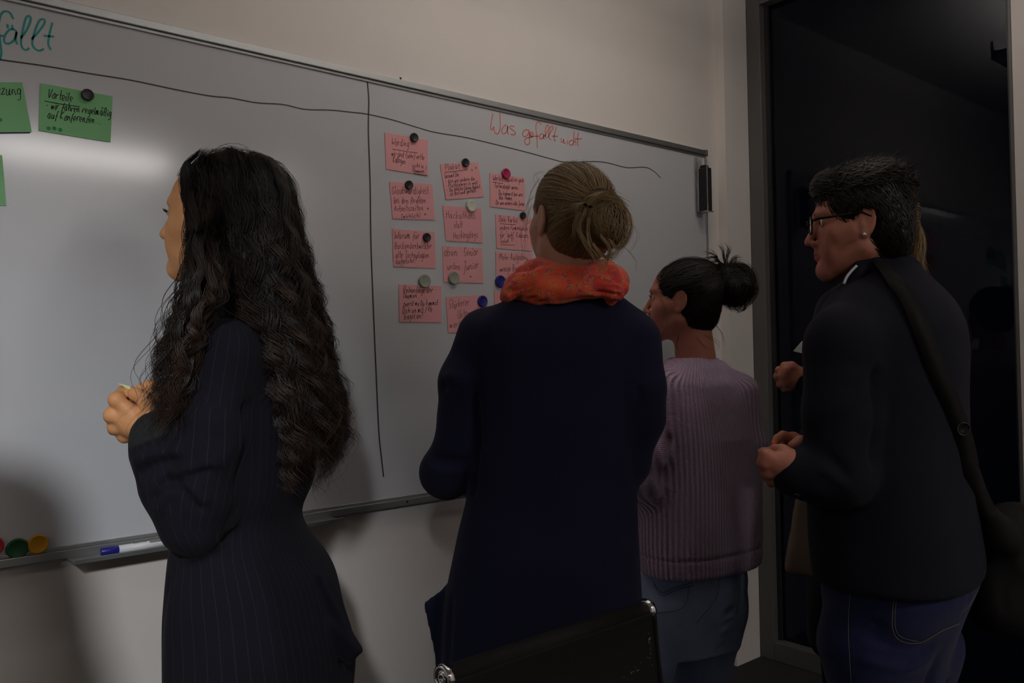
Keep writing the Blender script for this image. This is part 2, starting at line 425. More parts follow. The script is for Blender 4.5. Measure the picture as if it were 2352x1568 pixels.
def vnormals(V, Q):
    n = np.cross(V[Q[:, 2]]-V[Q[:, 0]], V[Q[:, 3]]-V[Q[:, 1]]); N = np.zeros_like(V)
    for a in range(4): np.add.at(N, Q[:, a], n)
    return N/np.maximum(np.linalg.norm(N, axis=1), 1e-12)[:, None]
_rs = np.random.RandomState(4)
_wv = [(_rs.normal(size=3), _rs.uniform(0, 6.28)) for _ in range(24)]
def wnoise(V, scale, seed=0):
    """cheap smooth noise, about -1..1"""
    r = np.random.RandomState(seed); o = np.zeros(len(V))
    for i in range(10):
        k = r.normal(size=3); k = k/np.linalg.norm(k)*scale*r.uniform(.6, 1.6)*2*math.pi
        o += np.sin(V@k+r.uniform(0, 6.28))
    return o/4.5
def seg_dist(V, a, b):
    a = np.asarray(a); ab = np.asarray(b)-a; t = np.clip(((V-a)@ab)/(ab@ab), 0, 1)
    return np.linalg.norm(V-a-t[:, None]*ab, axis=1), t
def folds(V, Q, lst, amp_noise=.0015, scale=14, seed=1):
    """displace along the normal: lst of (polyline, half width, height)"""
    N = vnormals(V, Q); d = amp_noise*wnoise(V, scale, seed)
    for pts, w, a in lst:
        dd = np.full(len(V), 9.)
        for i in range(len(pts)-1):
            s_, t = seg_dist(V, pts[i], pts[i+1]); dd = np.minimum(dd, s_)
        d += a*np.exp(-(dd/w)**2)
    return V+N*d[:, None]

class Tower:
    """body trunk: stacked ellipses read from the outline at depth Z; a = degrees the front turns from screen left towards away"""
    def __init__(s, rows, Z, a, k=.62, n=2.2, dz=0.):
        a = math.radians(a); s.n = n
        s.axis = math.sin(a)*RH+math.cos(a)*FH; s.front = -math.cos(a)*RH+math.sin(a)*FH
        s.ax = s.axis[:2]; s.bx = s.front[:2]
        L = []
        for r in rows:
            y, xl, xr = r[:3]; kk = r[3] if len(r) > 3 else k; Zr = r[4] if len(r) > 4 else Z
            c = P((xl+xr)/2, y, Zr); w = (xr-xl)/2*MM(Zr)
            e = n
            A = w/math.sqrt(math.sin(a)**2+(kk*math.cos(a))**2)
            th = np.linspace(0, 2*math.pi, 72); eu = np.sign(np.cos(th))*np.abs(np.cos(th))**(2/n); ev = np.sign(np.sin(th))*np.abs(np.sin(th))**(2/n)
            for _ in range(12):                                     # correct for perspective: the near side looks larger
                q = c+s.axis*(A*eu)[:, None]+s.front*(A*kk*ev)[:, None]-CAM
                px = 1176+F*(q@R2)/(q@_f); lo, hi = px.min(), px.max()
                c = c+RH*((xl+xr)/2-(lo+hi)/2)*MM(Zr); A *= (1+(xr-xl)/(hi-lo))/2
            L.append((c[2], c[0], c[1], A, A*kk))
        L.sort(); L = np.array(L)
        # densify smoothly
        z = np.linspace(L[0, 0], L[-1, 0], 90); s.z = z
        g = [np.interp(z, L[:, 0], L[:, i]) for i in range(1, 5)]
        ker = np.array([1, 2, 3, 2, 1.])/9
        g = [np.convolve(np.pad(q, 2, 'edge'), ker, 'valid') for q in g]
        s.cx, s.cy, s.A, s.B = g
    def uv(s, V):
        cx = np.interp(V[:, 2], s.z, s.cx); cy = np.interp(V[:, 2], s.z, s.cy); A = np.interp(V[:, 2], s.z, s.A)
        u = (V[:, 0]-cx)*s.ax[0]+(V[:, 1]-cy)*s.ax[1]; v = (V[:, 0]-cx)*s.bx[0]+(V[:, 1]-cy)*s.bx[1]
        r = math.sqrt(s.A.mean()*s.B.mean())
        return np.arctan2(u, -v)*r, V[:, 2]
def limb_uv(V, a, b, ref):
    a = np.asarray(a); d = np.asarray(b)-a; L = np.linalg.norm(d); d = d/L
    t = (V-a)@d; q = V-a-t[:, None]*d; ref = ref-d*(ref@d); ref /= np.linalg.norm(ref); w = np.cross(d, ref)
    return np.arctan2(q@w, q@ref)*.055, t
def blend_uv(V, T, limbs):
    """stripe coordinates of trunk, taken over by the limbs where the surface belongs to them"""
    su, sv = T.uv(V)
    for a, b, r, ref in limbs:
        d, t = seg_dist(V, a, b); mk = d < r*1.13
        lu, lv = limb_uv(V, a, b, ref); su = np.where(mk, lu, su); sv = np.where(mk, lv, sv)
    return su, sv

# ------------------------------------------------------------------ heads and hands
class Head:
    """frame of a head: a = degrees turned from screen left towards away, pitch = nose up (degrees)"""
    def __init__(s, px, py, Z, a, pitch=0, scale=.95, roll=0):
        s.c = P(px, py, Z); s.s = scale; a = math.radians(a); p = math.radians(pitch); ro = math.radians(roll)
        fwd = -math.cos(a)*RH+math.sin(a)*FH; z = np.array([0, 0, 1.]); right = np.cross(fwd, z)
        f2 = math.cos(p)*fwd+math.sin(p)*z; u2 = -math.sin(p)*fwd+math.cos(p)*z
        r2 = math.cos(ro)*right+math.sin(ro)*u2; u3 = -math.sin(ro)*right+math.cos(ro)*u2
        s.R = np.array([r2, f2, u3])                   # rows: right, forward, up
    def __call__(s, x, y, z): return s.c+s.s*(x*s.R[0]+y*s.R[1]+z*s.R[2])
    def local(s, V): return ((V-s.c)@s.R.T)/s.s
def head_field(H, h=.0030, neck=None, neck_r=(.054, .058)):
    F_ = Field(h); S = H.s
    def cap(a, b, ra, rb=None, k=.012, op='u'): F_.cap(H(*a), H(*b), ra*S, (rb if rb is not None else ra)*S, k*S, op)
    def ell(c, r, k=.015, op='u', rot=None):
        R = H.R if rot is None else rot@H.R
        F_.ell(H(*c), np.array(r)*S, R, k*S, op)
    ell((0, -.016, .034), (.073, .090, .083)); ell((0, .018, .03), (.062, .066, .075), .03)
    ell((0, .038, -.035), (.052, .047, .072), .03)
    for sx in (-1, 1):
        cap((sx*.052, -.002, -.055), (sx*.012, .070, -.095), .020, .016, .03)
        cap((sx*.050, .048, -.020), (sx*.058, .02, -.012), .017, .014, .03)      # cheekbone
        ell((sx*.030, .066, -.045), (.022, .016, .03), .02)                      # cheek
        cap((sx*.012, .084, .034), (sx*.046, .066, .034), .0085, .007, .012)     # brow
    cap((0, .070, -.097), (0, .074, -.095), .0165, None, .02)                    # chin
    for sx in (-1, 1): ell((sx*.031, .088, .012), (.017, .016, .0115), .010, 's')
    for sx in (-1, 1): ell((sx*.031, .0675, .0125), (.0145, .0145, .0125), .003)  # lids over the eyeball
    cap((0, .082, .022), (0, .1045, -.020), .0065, .0085, .010)                  # nose bridge
    ell((0, .106, -.027), (.0095, .0095, .0085), .008)
    for sx in (-1, 1): ell((sx*.0115, .094, -.031), (.0065, .009, .0065), .006)
    cap((0, .088, -.040), (0, .0865, -.048), .008, None, .01)
    for sx in (-1, 1):
        cap((0, .0915, -.0545), (sx*.018, .082, -.057), .0052, .003, .005)
        cap((0, .0900, -.0645), (sx*.017, .081, -.0605), .0058, .003, .005)
    cap((-.02, .0925, -.0595), (.02, .0925, -.0595), .0012, None, .003, 's')
    for sx in (-1, 1):                                                           # ears
        c, sn = math.cos(sx*.38), math.sin(sx*.38)
        t = [(.0745+.0045*math.sin(max(0, q-.6)), -.010-.0155*math.sin(q)+.004*math.cos(q), .001-.027*math.cos(q)) for q in np.linspace(.25, 4.1, 11)]
        for i in range(len(t)-1): cap((sx*t[i][0], *t[i][1:]), (sx*t[i+1][0], *t[i+1][1:]), .0036, None, .004)
        ell((sx*.074, -.010, .002), (.006, .017, .026), .006)
        ell((sx*.0745, -.003, -.027), (.005, .008, .009), .006)                  # lobe
        ell((sx*.0835, -.007, .002), (.0065, .0075, .0125), .003, 's')
    if neck is not None: F_.cap(H(0, -.032, -.05), neck, neck_r[0]*S, neck_r[1]*S, .03)
    return F_
def eyes(H, parent):
    for sx in (-1, 1):
        b = MB(); c = H(sx*.031, .0705, .0125); d = H.R[1]
        prof = [(.0005, -.0115)]+[(.0118*math.cos(t), .0118*math.sin(t)) for t in np.linspace(-1.2, 1.45, 12)]
        o = b.lathe(c, d, [(r*H.s, h*H.s) for r, h in prof], 20).build('eye', M['eye'], parent, True)
        b2 = MB().lathe(c+d*.0104*H.s, d, [(.0052*H.s, 0), (.0046*H.s, .0016*H.s), (.001*H.s, .0022*H.s)], 18)
        b2.build('iris', M['iris'], o, True)
def skin_object(name, H, parent, mat_, extra=None, neck=None, h=.0030, trim=None, neck_r=(.054, .058)):
    """the body: head, neck, hands and the trunk under the clothes as one mesh object"""
    V, Q = head_field(H, h, neck, neck_r).mesh(); Vs, Qs = [V], [Q]; n = len(V)
    for v, q in (extra or []):
        Vs.append(v); Qs.append(q+n); n += len(v)
    V = np.concatenate(Vs); Q = np.concatenate(Qs)
    lp = H.local(V)
    o = mesh_obj(name, V, Q, mat_, parent)
    # lips are a second material on the same surface
    o.data.materials.append(M['lips'])
    c = V[Q].mean(1); l = H.local(c)
    lipm = (np.abs(l[:, 0]) < .021) & (l[:, 1] > .082) & (l[:, 2] < -.0515-.1*np.abs(l[:, 0])) & (l[:, 2] > -.0705+.35*np.abs(l[:, 0]))
    mi = np.zeros(len(Q), np.int32); mi[lipm] = 1
    if len(o.data.polygons) == len(mi): o.data.polygons.foreach_set('material_index', mi)
    return o
def hand_mesh(wrist, mcps, fingers, thumb, h=.0020, r=.0088, fore=None, palm_t=.013):
    """mcps: 4 knuckle points; fingers: 4 lists of joints after the knuckle; thumb: list of joints"""
    F_ = Field(h)
    for i, mc in enumerate(mcps):
        F_.cap(wrist+(np.asarray(mc)-wrist)*.12, mc, palm_t*1.25, palm_t*.86, .012)
        rr = r*(1, 1.03, .98, .86)[i]
        F_.chain([mc]+fingers[i], [rr*1.18]+[rr*(1.02-.11*j) for j in range(len(fingers[i]))], .0035)
        F_.ell(mc, (r*1.22,)*3, None, .006)
    F_.chain(thumb, [.0145, .0125, .0108, .0088][:len(thumb)], .006)
    F_.cap(wrist, (np.asarray(mcps[1])+np.asarray(mcps[2]))/2*.5+wrist*.5, palm_t*1.4, palm_t*1.2, .015)
    if fore is not None: F_.cap(wrist, fore, .0235, .030, .015)
    return F_.mesh()

# ------------------------------------------------------------------ hair strands
def strands(name, paths, radii, mat_, parent, tint, sides=3, kind=None):
    """paths (N,K,3), radii (N,K) -> thin hairs in one mesh: round, or flat locks that face outwards (sides = 1)"""
    N, K, _ = paths.shape
    if name in ('hair_locks', 'lying_hair', 'combed_hair', 'short_hair', 'wound_hair', 'base_hair', 'crown_hair', 'bun_strands', 'ponytail'):
        d = np.gradient(paths, axis=1); out = paths-paths.reshape(-1, 3).mean(0)
        if name == 'hair_locks': out = out*np.array([1, 1, .15])
        w = np.cross(d, out); w /= np.maximum(np.linalg.norm(w, axis=2, keepdims=True), 1e-9)
        V = np.stack([paths-w*radii[:, :, None]*1.15, paths+w*radii[:, :, None]*1.15], 2)
        b0 = (np.arange(N)[:, None]*K+np.arange(K-1)[None, :])*2
        Q = np.stack([b0, b0+1, b0+3, b0+2], -1).reshape(-1, 4)
        tn = np.repeat(tint, 2, axis=1).ravel() if tint.ndim == 2 else np.repeat(tint, K*2)
        o = mesh_obj(name, V.reshape(-1, 3), Q, mat_, parent, True, {'tint': tn}); o['kind'] = 'stuff'; return o
    d = np.gradient(paths, axis=1); d /= np.maximum(np.linalg.norm(d, axis=2, keepdims=True), 1e-9)
    ref = np.array([.31, .52, .79]); a = np.cross(d, ref); a /= np.maximum(np.linalg.norm(a, axis=2, keepdims=True), 1e-9); b = np.cross(d, a)
    ang = np.arange(sides)*2*math.pi/sides
    V = paths[:, :, None, :]+radii[:, :, None, None]*(a[:, :, None, :]*np.cos(ang)[None, None, :, None]+b[:, :, None, :]*np.sin(ang)[None, None, :, None])
    base = (np.arange(N)[:, None, None]*K+np.arange(K-1)[None, :, None])*sides
    k = np.arange(sides)[None, None, :]; k1 = (k+1) % sides
    Q = np.stack([base+k, base+k1, base+sides+k1, base+sides+k], -1).reshape(-1, 4)
    tn = np.repeat(tint, sides, axis=1).ravel() if tint.ndim == 2 else np.repeat(tint, K*sides)
    o = mesh_obj(name, V.reshape(-1, 3), Q, mat_, parent, True, {'tint': tn})
    o['kind'] = 'stuff'                                # strands nobody could count
    return o
def surface_hair(name, V, Q, mat_, parent, n, flow, length, lift, r, tint, seed, K=8, mask=None, jit=.12, taper=.6):
    """short strands that lie on a surface and follow flow(p) -> direction"""
    from mathutils import kdtree
    N = vnormals(V, Q); kd = kdtree.KDTree(len(V))
    for i, v in enumerate(V): kd.insert(v, i)
    kd.balance(); rr = np.random.RandomState(seed)
    ok = np.arange(len(V)) if mask is None else np.where(mask)[0]
    ids = ok[rr.randint(0, len(ok), n)]; p = V[ids]+rr.normal(size=(n, 3))*.0015; nn = N[ids]; out = [p+nn*.0004]; L = length*rr.uniform(.6, 1.3, n); jj = rr.normal(size=(n, 3))*jit
    hgt = lift*rr.uniform(.2, 1.2, n)
    for k in range(1, K):
        f = flow(p)+jj; f -= nn*(f*nn).sum(1, keepdims=True); f /= np.maximum(np.linalg.norm(f, axis=1, keepdims=True), 1e-9)
        p = p+f*(L/(K-1))[:, None]
        for i in range(n):
            co, ix, _ = kd.find(p[i]); d = p[i]-V[ix]; nn[i] = N[ix]; p[i] = p[i]-N[ix]*(d@N[ix])
        out.append(p+nn*(.0004+hgt*math.sin(math.pi*min(1, .15+.75*k/(K-1))))[:, None])
    out = np.stack(out, 1)
    strands(name, out, (r*(1-taper*np.linspace(0, 1, K)**2))[None].repeat(n, 0), mat_, parent, np.clip(rr.normal(*tint, n), 0, 1))
def slerp_paths(H, starts, ends, R, K, lift=0.):
    """paths over the scalp ellipsoid (radii R, local head frame) between local directions"""
    t = np.linspace(0, 1, K)[None, :, None]
    s = starts/np.linalg.norm(starts, axis=1, keepdims=True); e = ends/np.linalg.norm(ends, axis=1, keepdims=True)
    om = np.arccos(np.clip((s*e).sum(1), -.9999, .9999))[:, None, None]
    q = (np.sin((1-t)*om)*s[:, None, :]+np.sin(t*om)*e[:, None, :])/np.sin(om)
    rr = 1/np.sqrt(((q/np.array(R))**2).sum(2, keepdims=True))
    return q*(rr+lift*np.sin(math.pi*t))

# ------------------------------------------------------------------ the room
XC = float(W(1746, 1490, -.04)[0])                 # plane of the glazed end wall
XP = float(W(1693, 1522, -.04)[0])                 # left edge of the shallow pilaster
YG = -.970                                        # far end of the glazed bay
X0, Y0 = -3.6, -6.0
def struct(mb, name, mat_, bevel=0): return tag(mb.build(name, mat_, None, False, bevel), kind='structure')
struct(MB().box(X0-.1, XC+.06, 0, .12, 0, CEIL), 'wall_north', M['wall'])
struct(MB().box(XP, XC, -.04, 0, 0, CEIL), 'trim_1', M['wall'])
struct(MB().box(X0-.12, X0, Y0, .0, 0, CEIL), 'wall_west', M['wall'])
struct(MB().box(X0, XC+.12, Y0-.12, Y0, 0, CEIL), 'wall_south', M['wall'])
struct(MB().box(XC-.0, XC+.12, Y0, YG-.04, 0, CEIL), 'wall_east', M['wall'])
struct(MB().box(X0-.12, XC+.12, Y0-.12, .12, -.1, 0), 'floor', M['floor'])
struct(MB().box(X0-.12, XC+.12, Y0-.12, .12, CEIL, CEIL+.1), 'ceiling', M['ceiling'])
# floor-to-ceiling window at the end of the room, night outside
win = thing('window_1', None, None, (XC, (YG)/2, 0)); win['kind'] = 'structure'
fw_ = .062
def frame_piece(nm, *b): return MB().box(*b).build(nm, M['frame_grey'], win, False, .003)
frame_piece('frame_post', XC, XC+.10, -.04-fw_, -.04, .0, CEIL)
frame_piece('frame_post', XC, XC+.10, YG-.04, YG-.028, .0, CEIL)
frame_piece('frame_rail', XC, XC+.10, YG-.028, -.04-fw_, 0, .075)
frame_piece('frame_rail', XC, XC+.10, YG-.028, -.04-fw_, CEIL-.06, CEIL)
for dx in (.045,):
    MB().box(XC+dx, XC+dx+.005, YG-.028, -.04-fw_, .075, CEIL-.06).build('glass_pane', M['glass'], win)
MB().box(XC+.033, XC+.072, -.04-fw_-.016, -.04-fw_, .075, CEIL-.06).build('glazing_bead', M['screw'], win)
MB().box(XC+.033, XC+.072, YG-.028, YG-.014, .075, CEIL-.06).build('glazing_bead', M['screw'], win)
# ceiling luminaires: shallow white boxes with a louvred, softly glowing underside
LUM = emis('lamp_diffuser', (1, .96, .90), PANEL_L)
def luminaire(x0, x1, y0, y1, label):
    t = thing('ceiling_lamp', label, 'ceiling lamp', ((x0+x1)/2, (y0+y1)/2, CEIL), 'linear lamps on the ceiling')
    w = .02
    b = MB()
    b.box(x0, x1, y0, y0+w, CEIL-.07, CEIL); b.box(x0, x1, y1-w, y1, CEIL-.07, CEIL)
    b.box(x0, x0+w, y0+w, y1-w, CEIL-.07, CEIL); b.box(x1-w, x1, y0+w, y1-w, CEIL-.07, CEIL)
    b.build('housing', M['ceiling'], t)
    MB().box(x0+w, x1-w, y0+w, y1-w, CEIL-.05, CEIL-.04).build('diffuser', LUM, t)
luminaire(.72, 1.95, -4.22, -3.88, 'long ceiling lamp behind the camera')
luminaire(-3.25, -1.95, -1.78, -1.42, 'ceiling lamp near the west wall')
luminaire(2.45, 2.85, -4.1, -3.8, 'small ceiling lamp near the east wall')
luminaire(1.0, 2.2, -5.85, -5.65, 'narrow ceiling lamp along the south wall')

# housings for the invented spot form and the added hanging uplight
k_ = Vector(KEY_POS); d_ = (Vector(KEY_AIM)-k_).normalized()
t = thing('added_spot', 'unseen key lamp in an invented spot form, turned towards the whiteboard', 'added_spot', (k_.x, k_.y, CEIL))
MB().tube([(k_.x, k_.y, CEIL), tuple(k_-d_*.11)], .010, 10).build('stem', M['ceiling'], t, True)
MB().lathe(k_-d_*.20, d_, [(.0001, 0), (.055, .0), (.065, .03), (.125, .19), (.125, .22), (.118, .22), (.118, .185), (.0001, .18)], 24).build('lamp_head', M['ceiling'], t, True)
x_, y_, z_ = UP_POS
t = thing('added_pendant', 'unseen hanging lamp, added over the group to light the ceiling', 'pendant lamp', (x_, y_, CEIL))
MB().box(x_-.70, x_+.70, y_-.14, y_+.14, z_-.05, z_-.02).box(x_-.70, x_+.70, y_-.14, y_-.13, z_-.02, z_+.02).box(x_-.70, x_+.70, y_+.13, y_+.14, z_-.02, z_+.02).build('housing', M['alu'], t)
for sx in (-.6, .6): MB().tube([(x_+sx, y_, z_-.02), (x_+sx, y_, CEIL)], .002, 6).build('wire', M['chrome'], t)

# ------------------------------------------------------------------ whiteboard
ZT, ZB, XB, XL = 2.011, .822, 2.650, -.92
FY = -.022                                        # front of the frame
BY = -.012                                        # writing surface
board = thing('whiteboard', 'large wall-mounted whiteboard with aluminium frame, handwriting and paper cards', 'whiteboard', ((XL+XB)/2, 0, ZB))
MB().box(XL+.01, XB-.006, BY, -.001, ZB+.01, ZT-.01).build('board_panel', M['board'], board)
fr = MB().box(XL, XB, FY, -.001, ZT-.018, ZT); fr.box(XL, XB, FY+.006, -.001, ZT-.026, ZT-.018); fr.build('top_rail', M['alu'], board, False, .0015)
fr = MB().box(XL, XB, FY, -.001, ZB, ZB+.018); fr.box(XL, XB, FY+.006, -.001, ZB+.018, ZB+.026); fr.build('bottom_rail', M['alu'], board, False, .0015)
MB().box(XB-.007, XB, FY+.004, -.001, ZB+.001, ZT-.001).build('right_rail', M['alu'], board, False, .001)
MB().box(XL, XL+.012, FY+.002, -.001, ZB+.001, ZT-.001).build('left_rail', M['alu'], board, False, .001)
MB().box(XB-.012, XB+.004, FY-.002, -.001, ZT-.022, ZT+.003).build('corner_cap', M['frame_grey'], board, False, .003)
for px, py in ((920, 180), (935, 1152)):
    MB().lathe(W(px, py, FY+.001), (0, -1, 0), [(.0001, 0), (.0035, 0), (.003, .002), (.0001, .0022)], 12).build('screw', M['screw'], board)
tx0 = float(W(160, 1282, -.05)[0])
tr = MB().box(tx0, tx0+.62, -.085, FY, ZB-.002, ZB+.001); tr.box(tx0, tx0+.62, -.087, -.084, ZB-.002, ZB+.008)
tr.build('pen_tray', M['alu'], board, False, .0008)

def catmull(pts, sub=4):
    p = np.asarray(pts, float)
    if len(p) < 3: return p
    q = np.vstack([2*p[0]-p[1], p, 2*p[-1]-p[-2]]); out = []
    for i in range(1, len(q)-2):
        for t in np.arange(sub)/sub:
            out.append(.5*((2*q[i])+(-q[i-1]+q[i+1])*t+(2*q[i-1]-5*q[i]+4*q[i+1]-q[i+2])*t*t+(-q[i-1]+3*q[i]-3*q[i+1]+q[i+2])*t**3))
    out.append(p[-1]); return np.array(out)
def ribbon(mb, pts, w, n=(0, -1, 0)):
    """flat ink line through 3-D points, lying in the plane with normal n"""
    p = np.asarray(pts, float)
    d = np.gradient(p, axis=0); d /= np.maximum(np.linalg.norm(d, axis=1, keepdims=True), 1e-9)
    s_ = np.cross(d, np.asarray(n, float)); i = len(mb.v)
    ends = np.ones(len(p))
    for k in range(len(p)):
        mb.v.append(p[k]-s_[k]*w/2*ends[k]); mb.v.append(p[k]+s_[k]*w/2*ends[k])
    for k in range(len(p)-1): mb.f.append([i+2*k, i+2*k+1, i+2*k+3, i+2*k+2])
def ink_disc(mb, c, r, n=14):
    i = len(mb.v)
    for k in range(n): mb.v.append(np.asarray(c)+np.array([math.cos(6.2832*k/n)*r, 0, math.sin(6.2832*k/n)*r]))
    mb.f.append([i+k for k in range(n)])
def drawn(name, strokes, w, mat_, tr=lambda p: p):
    mb = MB()
    for st in strokes:
        ribbon(mb, catmull([W(*tr(p), BY-.0004) for p in st], 5), w)
    return mb.build(name, mat_, board)
drawn('marker_line', [[(-60,128),(0,137),(100,151),(200,168),(300,184),(400,205),(480,220),(530,225),(590,236),(650,240),(700,251),(760,253),(810,258),(843,262),(900,275),(960,293),(1000,304),(1080,318),(1200,347),(1270,366),(1300,372),(1370,371),(1400,375),(1440,385),(1480,384),(1500,392),(1518,409)]], .0032, M['ink_line'])
drawn('marker_line', [[(843,183),(847,230),(846,300),(850,420),(852,560),(858,720),(864,860),(870,990),(876,1050),(881,1095)]], .0045, M['ink_line'])
c1 = lambda p: (p[0]/2.613, p[1]/2.613)
drawn('handwriting', [[(80,115),(62,78),(30,68),(5,90),(-8,160),(2,260),(8,310),(2,350),(-14,370)], [(-25,215),(22,215)],
    [(97,182),(62,176),(32,208),(25,245),(48,262),(84,240),(100,188),(95,240),(105,266)], [(45,145),(46,170)], [(73,150),(76,176)],
    [(126,230),(160,180),(184,122),(176,96),(155,110),(137,180),(126,245),(134,285),(156,300),(176,288)],
    [(190,235),(228,195),(264,145),(266,118),(238,122),(212,180),(194,250),(205,285),(232,304),(264,294)],
    [(315,135),(298,200),(290,262),(305,300)], [(262,214),(325,220)]], .0042, M['ink_teal'], c1)
c7 = lambda p: (1080+p[0]/4.9, 230+p[1]/4.9)
drawn('handwriting', [[(256,150),(240,230),(230,318),(245,332),(266,300),(268,340),(290,376),(318,372),(338,300),(334,140)],
    [(410,275),(372,300),(354,350),(375,378),(410,355),(424,290),(420,350),(434,386)], [(500,300),(462,290),(446,312),(490,345),(510,375),(485,390),(455,384)],
    [(665,340),(620,335),(590,370),(602,408),(640,398),(665,350),(666,440),(670,480),(640,502),(612,470),(628,430),(700,412)],
    [(670,392),(708,384),(698,360),(678,368),(672,395),(690,412),(722,404)], [(798,280),(780,244),(750,255),(738,310),(750,400),(755,540)], [(715,405),(775,405)],
    [(822,378),(790,385),(780,415),(795,436),(825,415),(828,385),(826,425),(838,440)], [(806,345),(806,352)], [(826,345),(826,352)],
    [(840,410),(870,350),(886,300),(870,282),(850,310),(845,390),(858,432)], [(872,420),(910,350),(936,312),(925,294),(900,310),(885,380),(890,430),(912,446)],
    [(970,300),(950,380),(943,440),(962,462)], [(920,405),(985,405)],
    [(1025,425),(1028,470),(1045,466),(1052,440),(1054,484),(1075,478)], [(1098,452),(1096,500)], [(1104,420),(1105,428)],
    [(1152,450),(1125,460),(1114,490),(1132,508),(1158,492)], [(1170,345),(1164,420),(1160,510)], [(1160,482),(1180,455),(1190,478),(1190,512)],
    [(1220,360),(1208,440),(1218,522)], [(1175,435),(1255,435)]], .0040, M['ink_red'], c7)

GLY = {
 'a': (6, '46 26 14 23 43 46 43 53'), 'b': (5, '19 13 33 45 36 15'), 'c': (5, '46 26 14 23 43'), 'd': (6, '46 26 14 23 43 49 43 53'),
 'e': (5, '14 45 36 16 14 23 43'), 'f': (4, '49 38 24 21|15 45'), 'g': (5, '46 26 14 23 44 46 41 20 10'), 'h': (5, '19 13|14 36 45 43'),
 'i': (2.6, '16 13 23|18 17'), 'j': (4, '26 21 10|28 27'), 'k': (5, '19 13|46 14 43'), 'l': (2.6, '19 13 23'), 'm': (7, '16 13 15 26 33 35 46 53 63'),
 'n': (5, '16 13 15 36 43 53'), 'o': (5, '36 14 23 43 46 36'), 'p': (5, '16 10|15 36 45 33 13'), 'r': (4.2, '16 13 15 36 46'), 's': (4.4, '46 26 15 44 33 13'),
 't': (4, '29 24 33 43|16 46'), 'u': (5.4, '16 13 33 46 43 53'), 'v': (4.4, '16 23 46'), 'w': (6.2, '16 23 36 43 56'), 'x': (4.4, '16 43|46 13'),
 'y': (5, '16 24 46|46 30 10'), 'z': (4.6, '16 46 13 43'), 'B': (6, '19 13|19 39 46 16 45 43 13'), 'D': (6, '19 13 33 55 48 19'), 'G': (6, '59 29 15 23 53 55 35'),
 'H': (6, '19 13|59 53|16 56'), 'J': (5, '19 59|39 31 10'), 'K': (6, '19 13|59 16 53'), 'M': (7, '13 19 35 59 63'), 'P': (5.4, '13 19 49 46 16'),
 'R': (6, '13 19 49 46 16 53'), 'S': (5.4, '59 29 16 45 33 13'), 'T': (6, '19 59|39 33'), 'U': (6, '19 14 33 54 59'), 'V': (5.6, '19 33 59'), 'W': (7.6, '19 23 46 63 89'),
 'A': (6, '13 39 53|15 45'), 'F': (5, '59 19 13|16 46'), 'O': (6, '39 15 33 55 39'), '-': (4.4, '15 35'), '.': (2.4, '13 23'), '?': (4.6, '18 39 47 25|23 13'),
 '!': (2.6, '29 15|13 12'), '(': (3.4, '39 16 31'), ')': (3.4, '19 36 11'), '/': (4, '49 12'), '"': (3, '18 19|28 29'), ' ': (3.6, ''),
}
UML = {'ä': 'a', 'ö': 'o', 'ü': 'u', 'Ü': 'U', 'Ä': 'A'}
wr = random.Random(5)
def write(mb, text, u0, v0, u1, v1, xh, at, w, slant=.10, aspect=1.41):
    """text along the baseline (u0,v0)-(u1,v1) of a card; xh = x-height as a share of the card's height"""
    adv = sum(GLY[UML.get(c, c)][0] if UML.get(c, c) in GLY else 5 for c in text)
    su = (u1-u0)/adv; x = 0.
    for c in text:
        g = UML.get(c, 'B' if c == 'ß' else c); a, st = GLY.get(g, GLY['o'])
        jy = wr.uniform(-.12, .12)*xh; js = wr.uniform(.88, 1.1)
        def place(cx, cy):
            hgt = (cy-3)/3*xh*js
            u = u0+(x+cx-1)*su+hgt*slant; v = v0+(v1-v0)*((x+cx)/adv)-hgt+jy
            return at(u, v)
        for s_ in (st.split('|') if st else []):
            pts = [(int(q[0])+wr.uniform(-.25, .25), int(q[1:])+wr.uniform(-.25, .25)) for q in s_.split()]
            ribbon(mb, catmull([place(*q) for q in pts], 3), w)
        if c in UML:
            for q in (1.8, 3.4): ribbon(mb, [place(q, 7.6), place(q+.1, 8.4)], w)
        x += a
def card(label, quad, mat_, lines, ink, group, dots=(), rules=(), w=.0011, dot_r=.0032, lift=.0015, under=None):
    y = BY-lift-.0006
    c4 = [W(px, py, y) for px, py in quad]                    # TL TR BR BL
    o = MB().quadbox(c4[0], c4[1], c4[2], c4[3], (0, .0007, 0)).build('paper_card', mat_)
    tag(o, label, 'paper card', group)
    def at(u, v):
        t = c4[0]*(1-u)+c4[1]*u; b = c4[3]*(1-u)+c4[2]*u; p = t*(1-v)+b*v; return np.array([p[0], y-.0003, p[2]])
    mb = MB()
    for ln in lines: write(mb, *ln, at, w)
    for a, b in rules: ribbon(mb, [at(*a), at((a[0]+b[0])/2, (a[1]+b[1])/2+.008), at(*b)], w*1.15)
    if mb.v: mb.build('handwriting', ink, o)
    for px, py in dots:
        q = W(px, py, y-.0004); mb2 = MB(); ink_disc(mb2, q, dot_r); mb2.build('green_dot', M['dot_green'], o)
    return o
g1, g2 = 'green cards on the left of the whiteboard', 'pink cards on the right of the whiteboard'
tag(MB().quadbox(*[W(px, py, BY-.0011) for px, py in ((-62,215),(40,210),(69,306),(-62,308))], (0, .0006, 0)).build('paper_card', M['violet_card']), 'dark violet card peeking out under the cut-off green card', 'paper card', g1)
card('green card cut off by the photo edge, only the end of a word on it', [(-110,188),(51,189),(73,303),(-110,305)], M['green_card'],
     [('Benutzung', .30, .26, .97, .24, .10)], M['ink'], g1, dots=[(0,275)], w=.0015, dot_r=.0042, lift=.003)
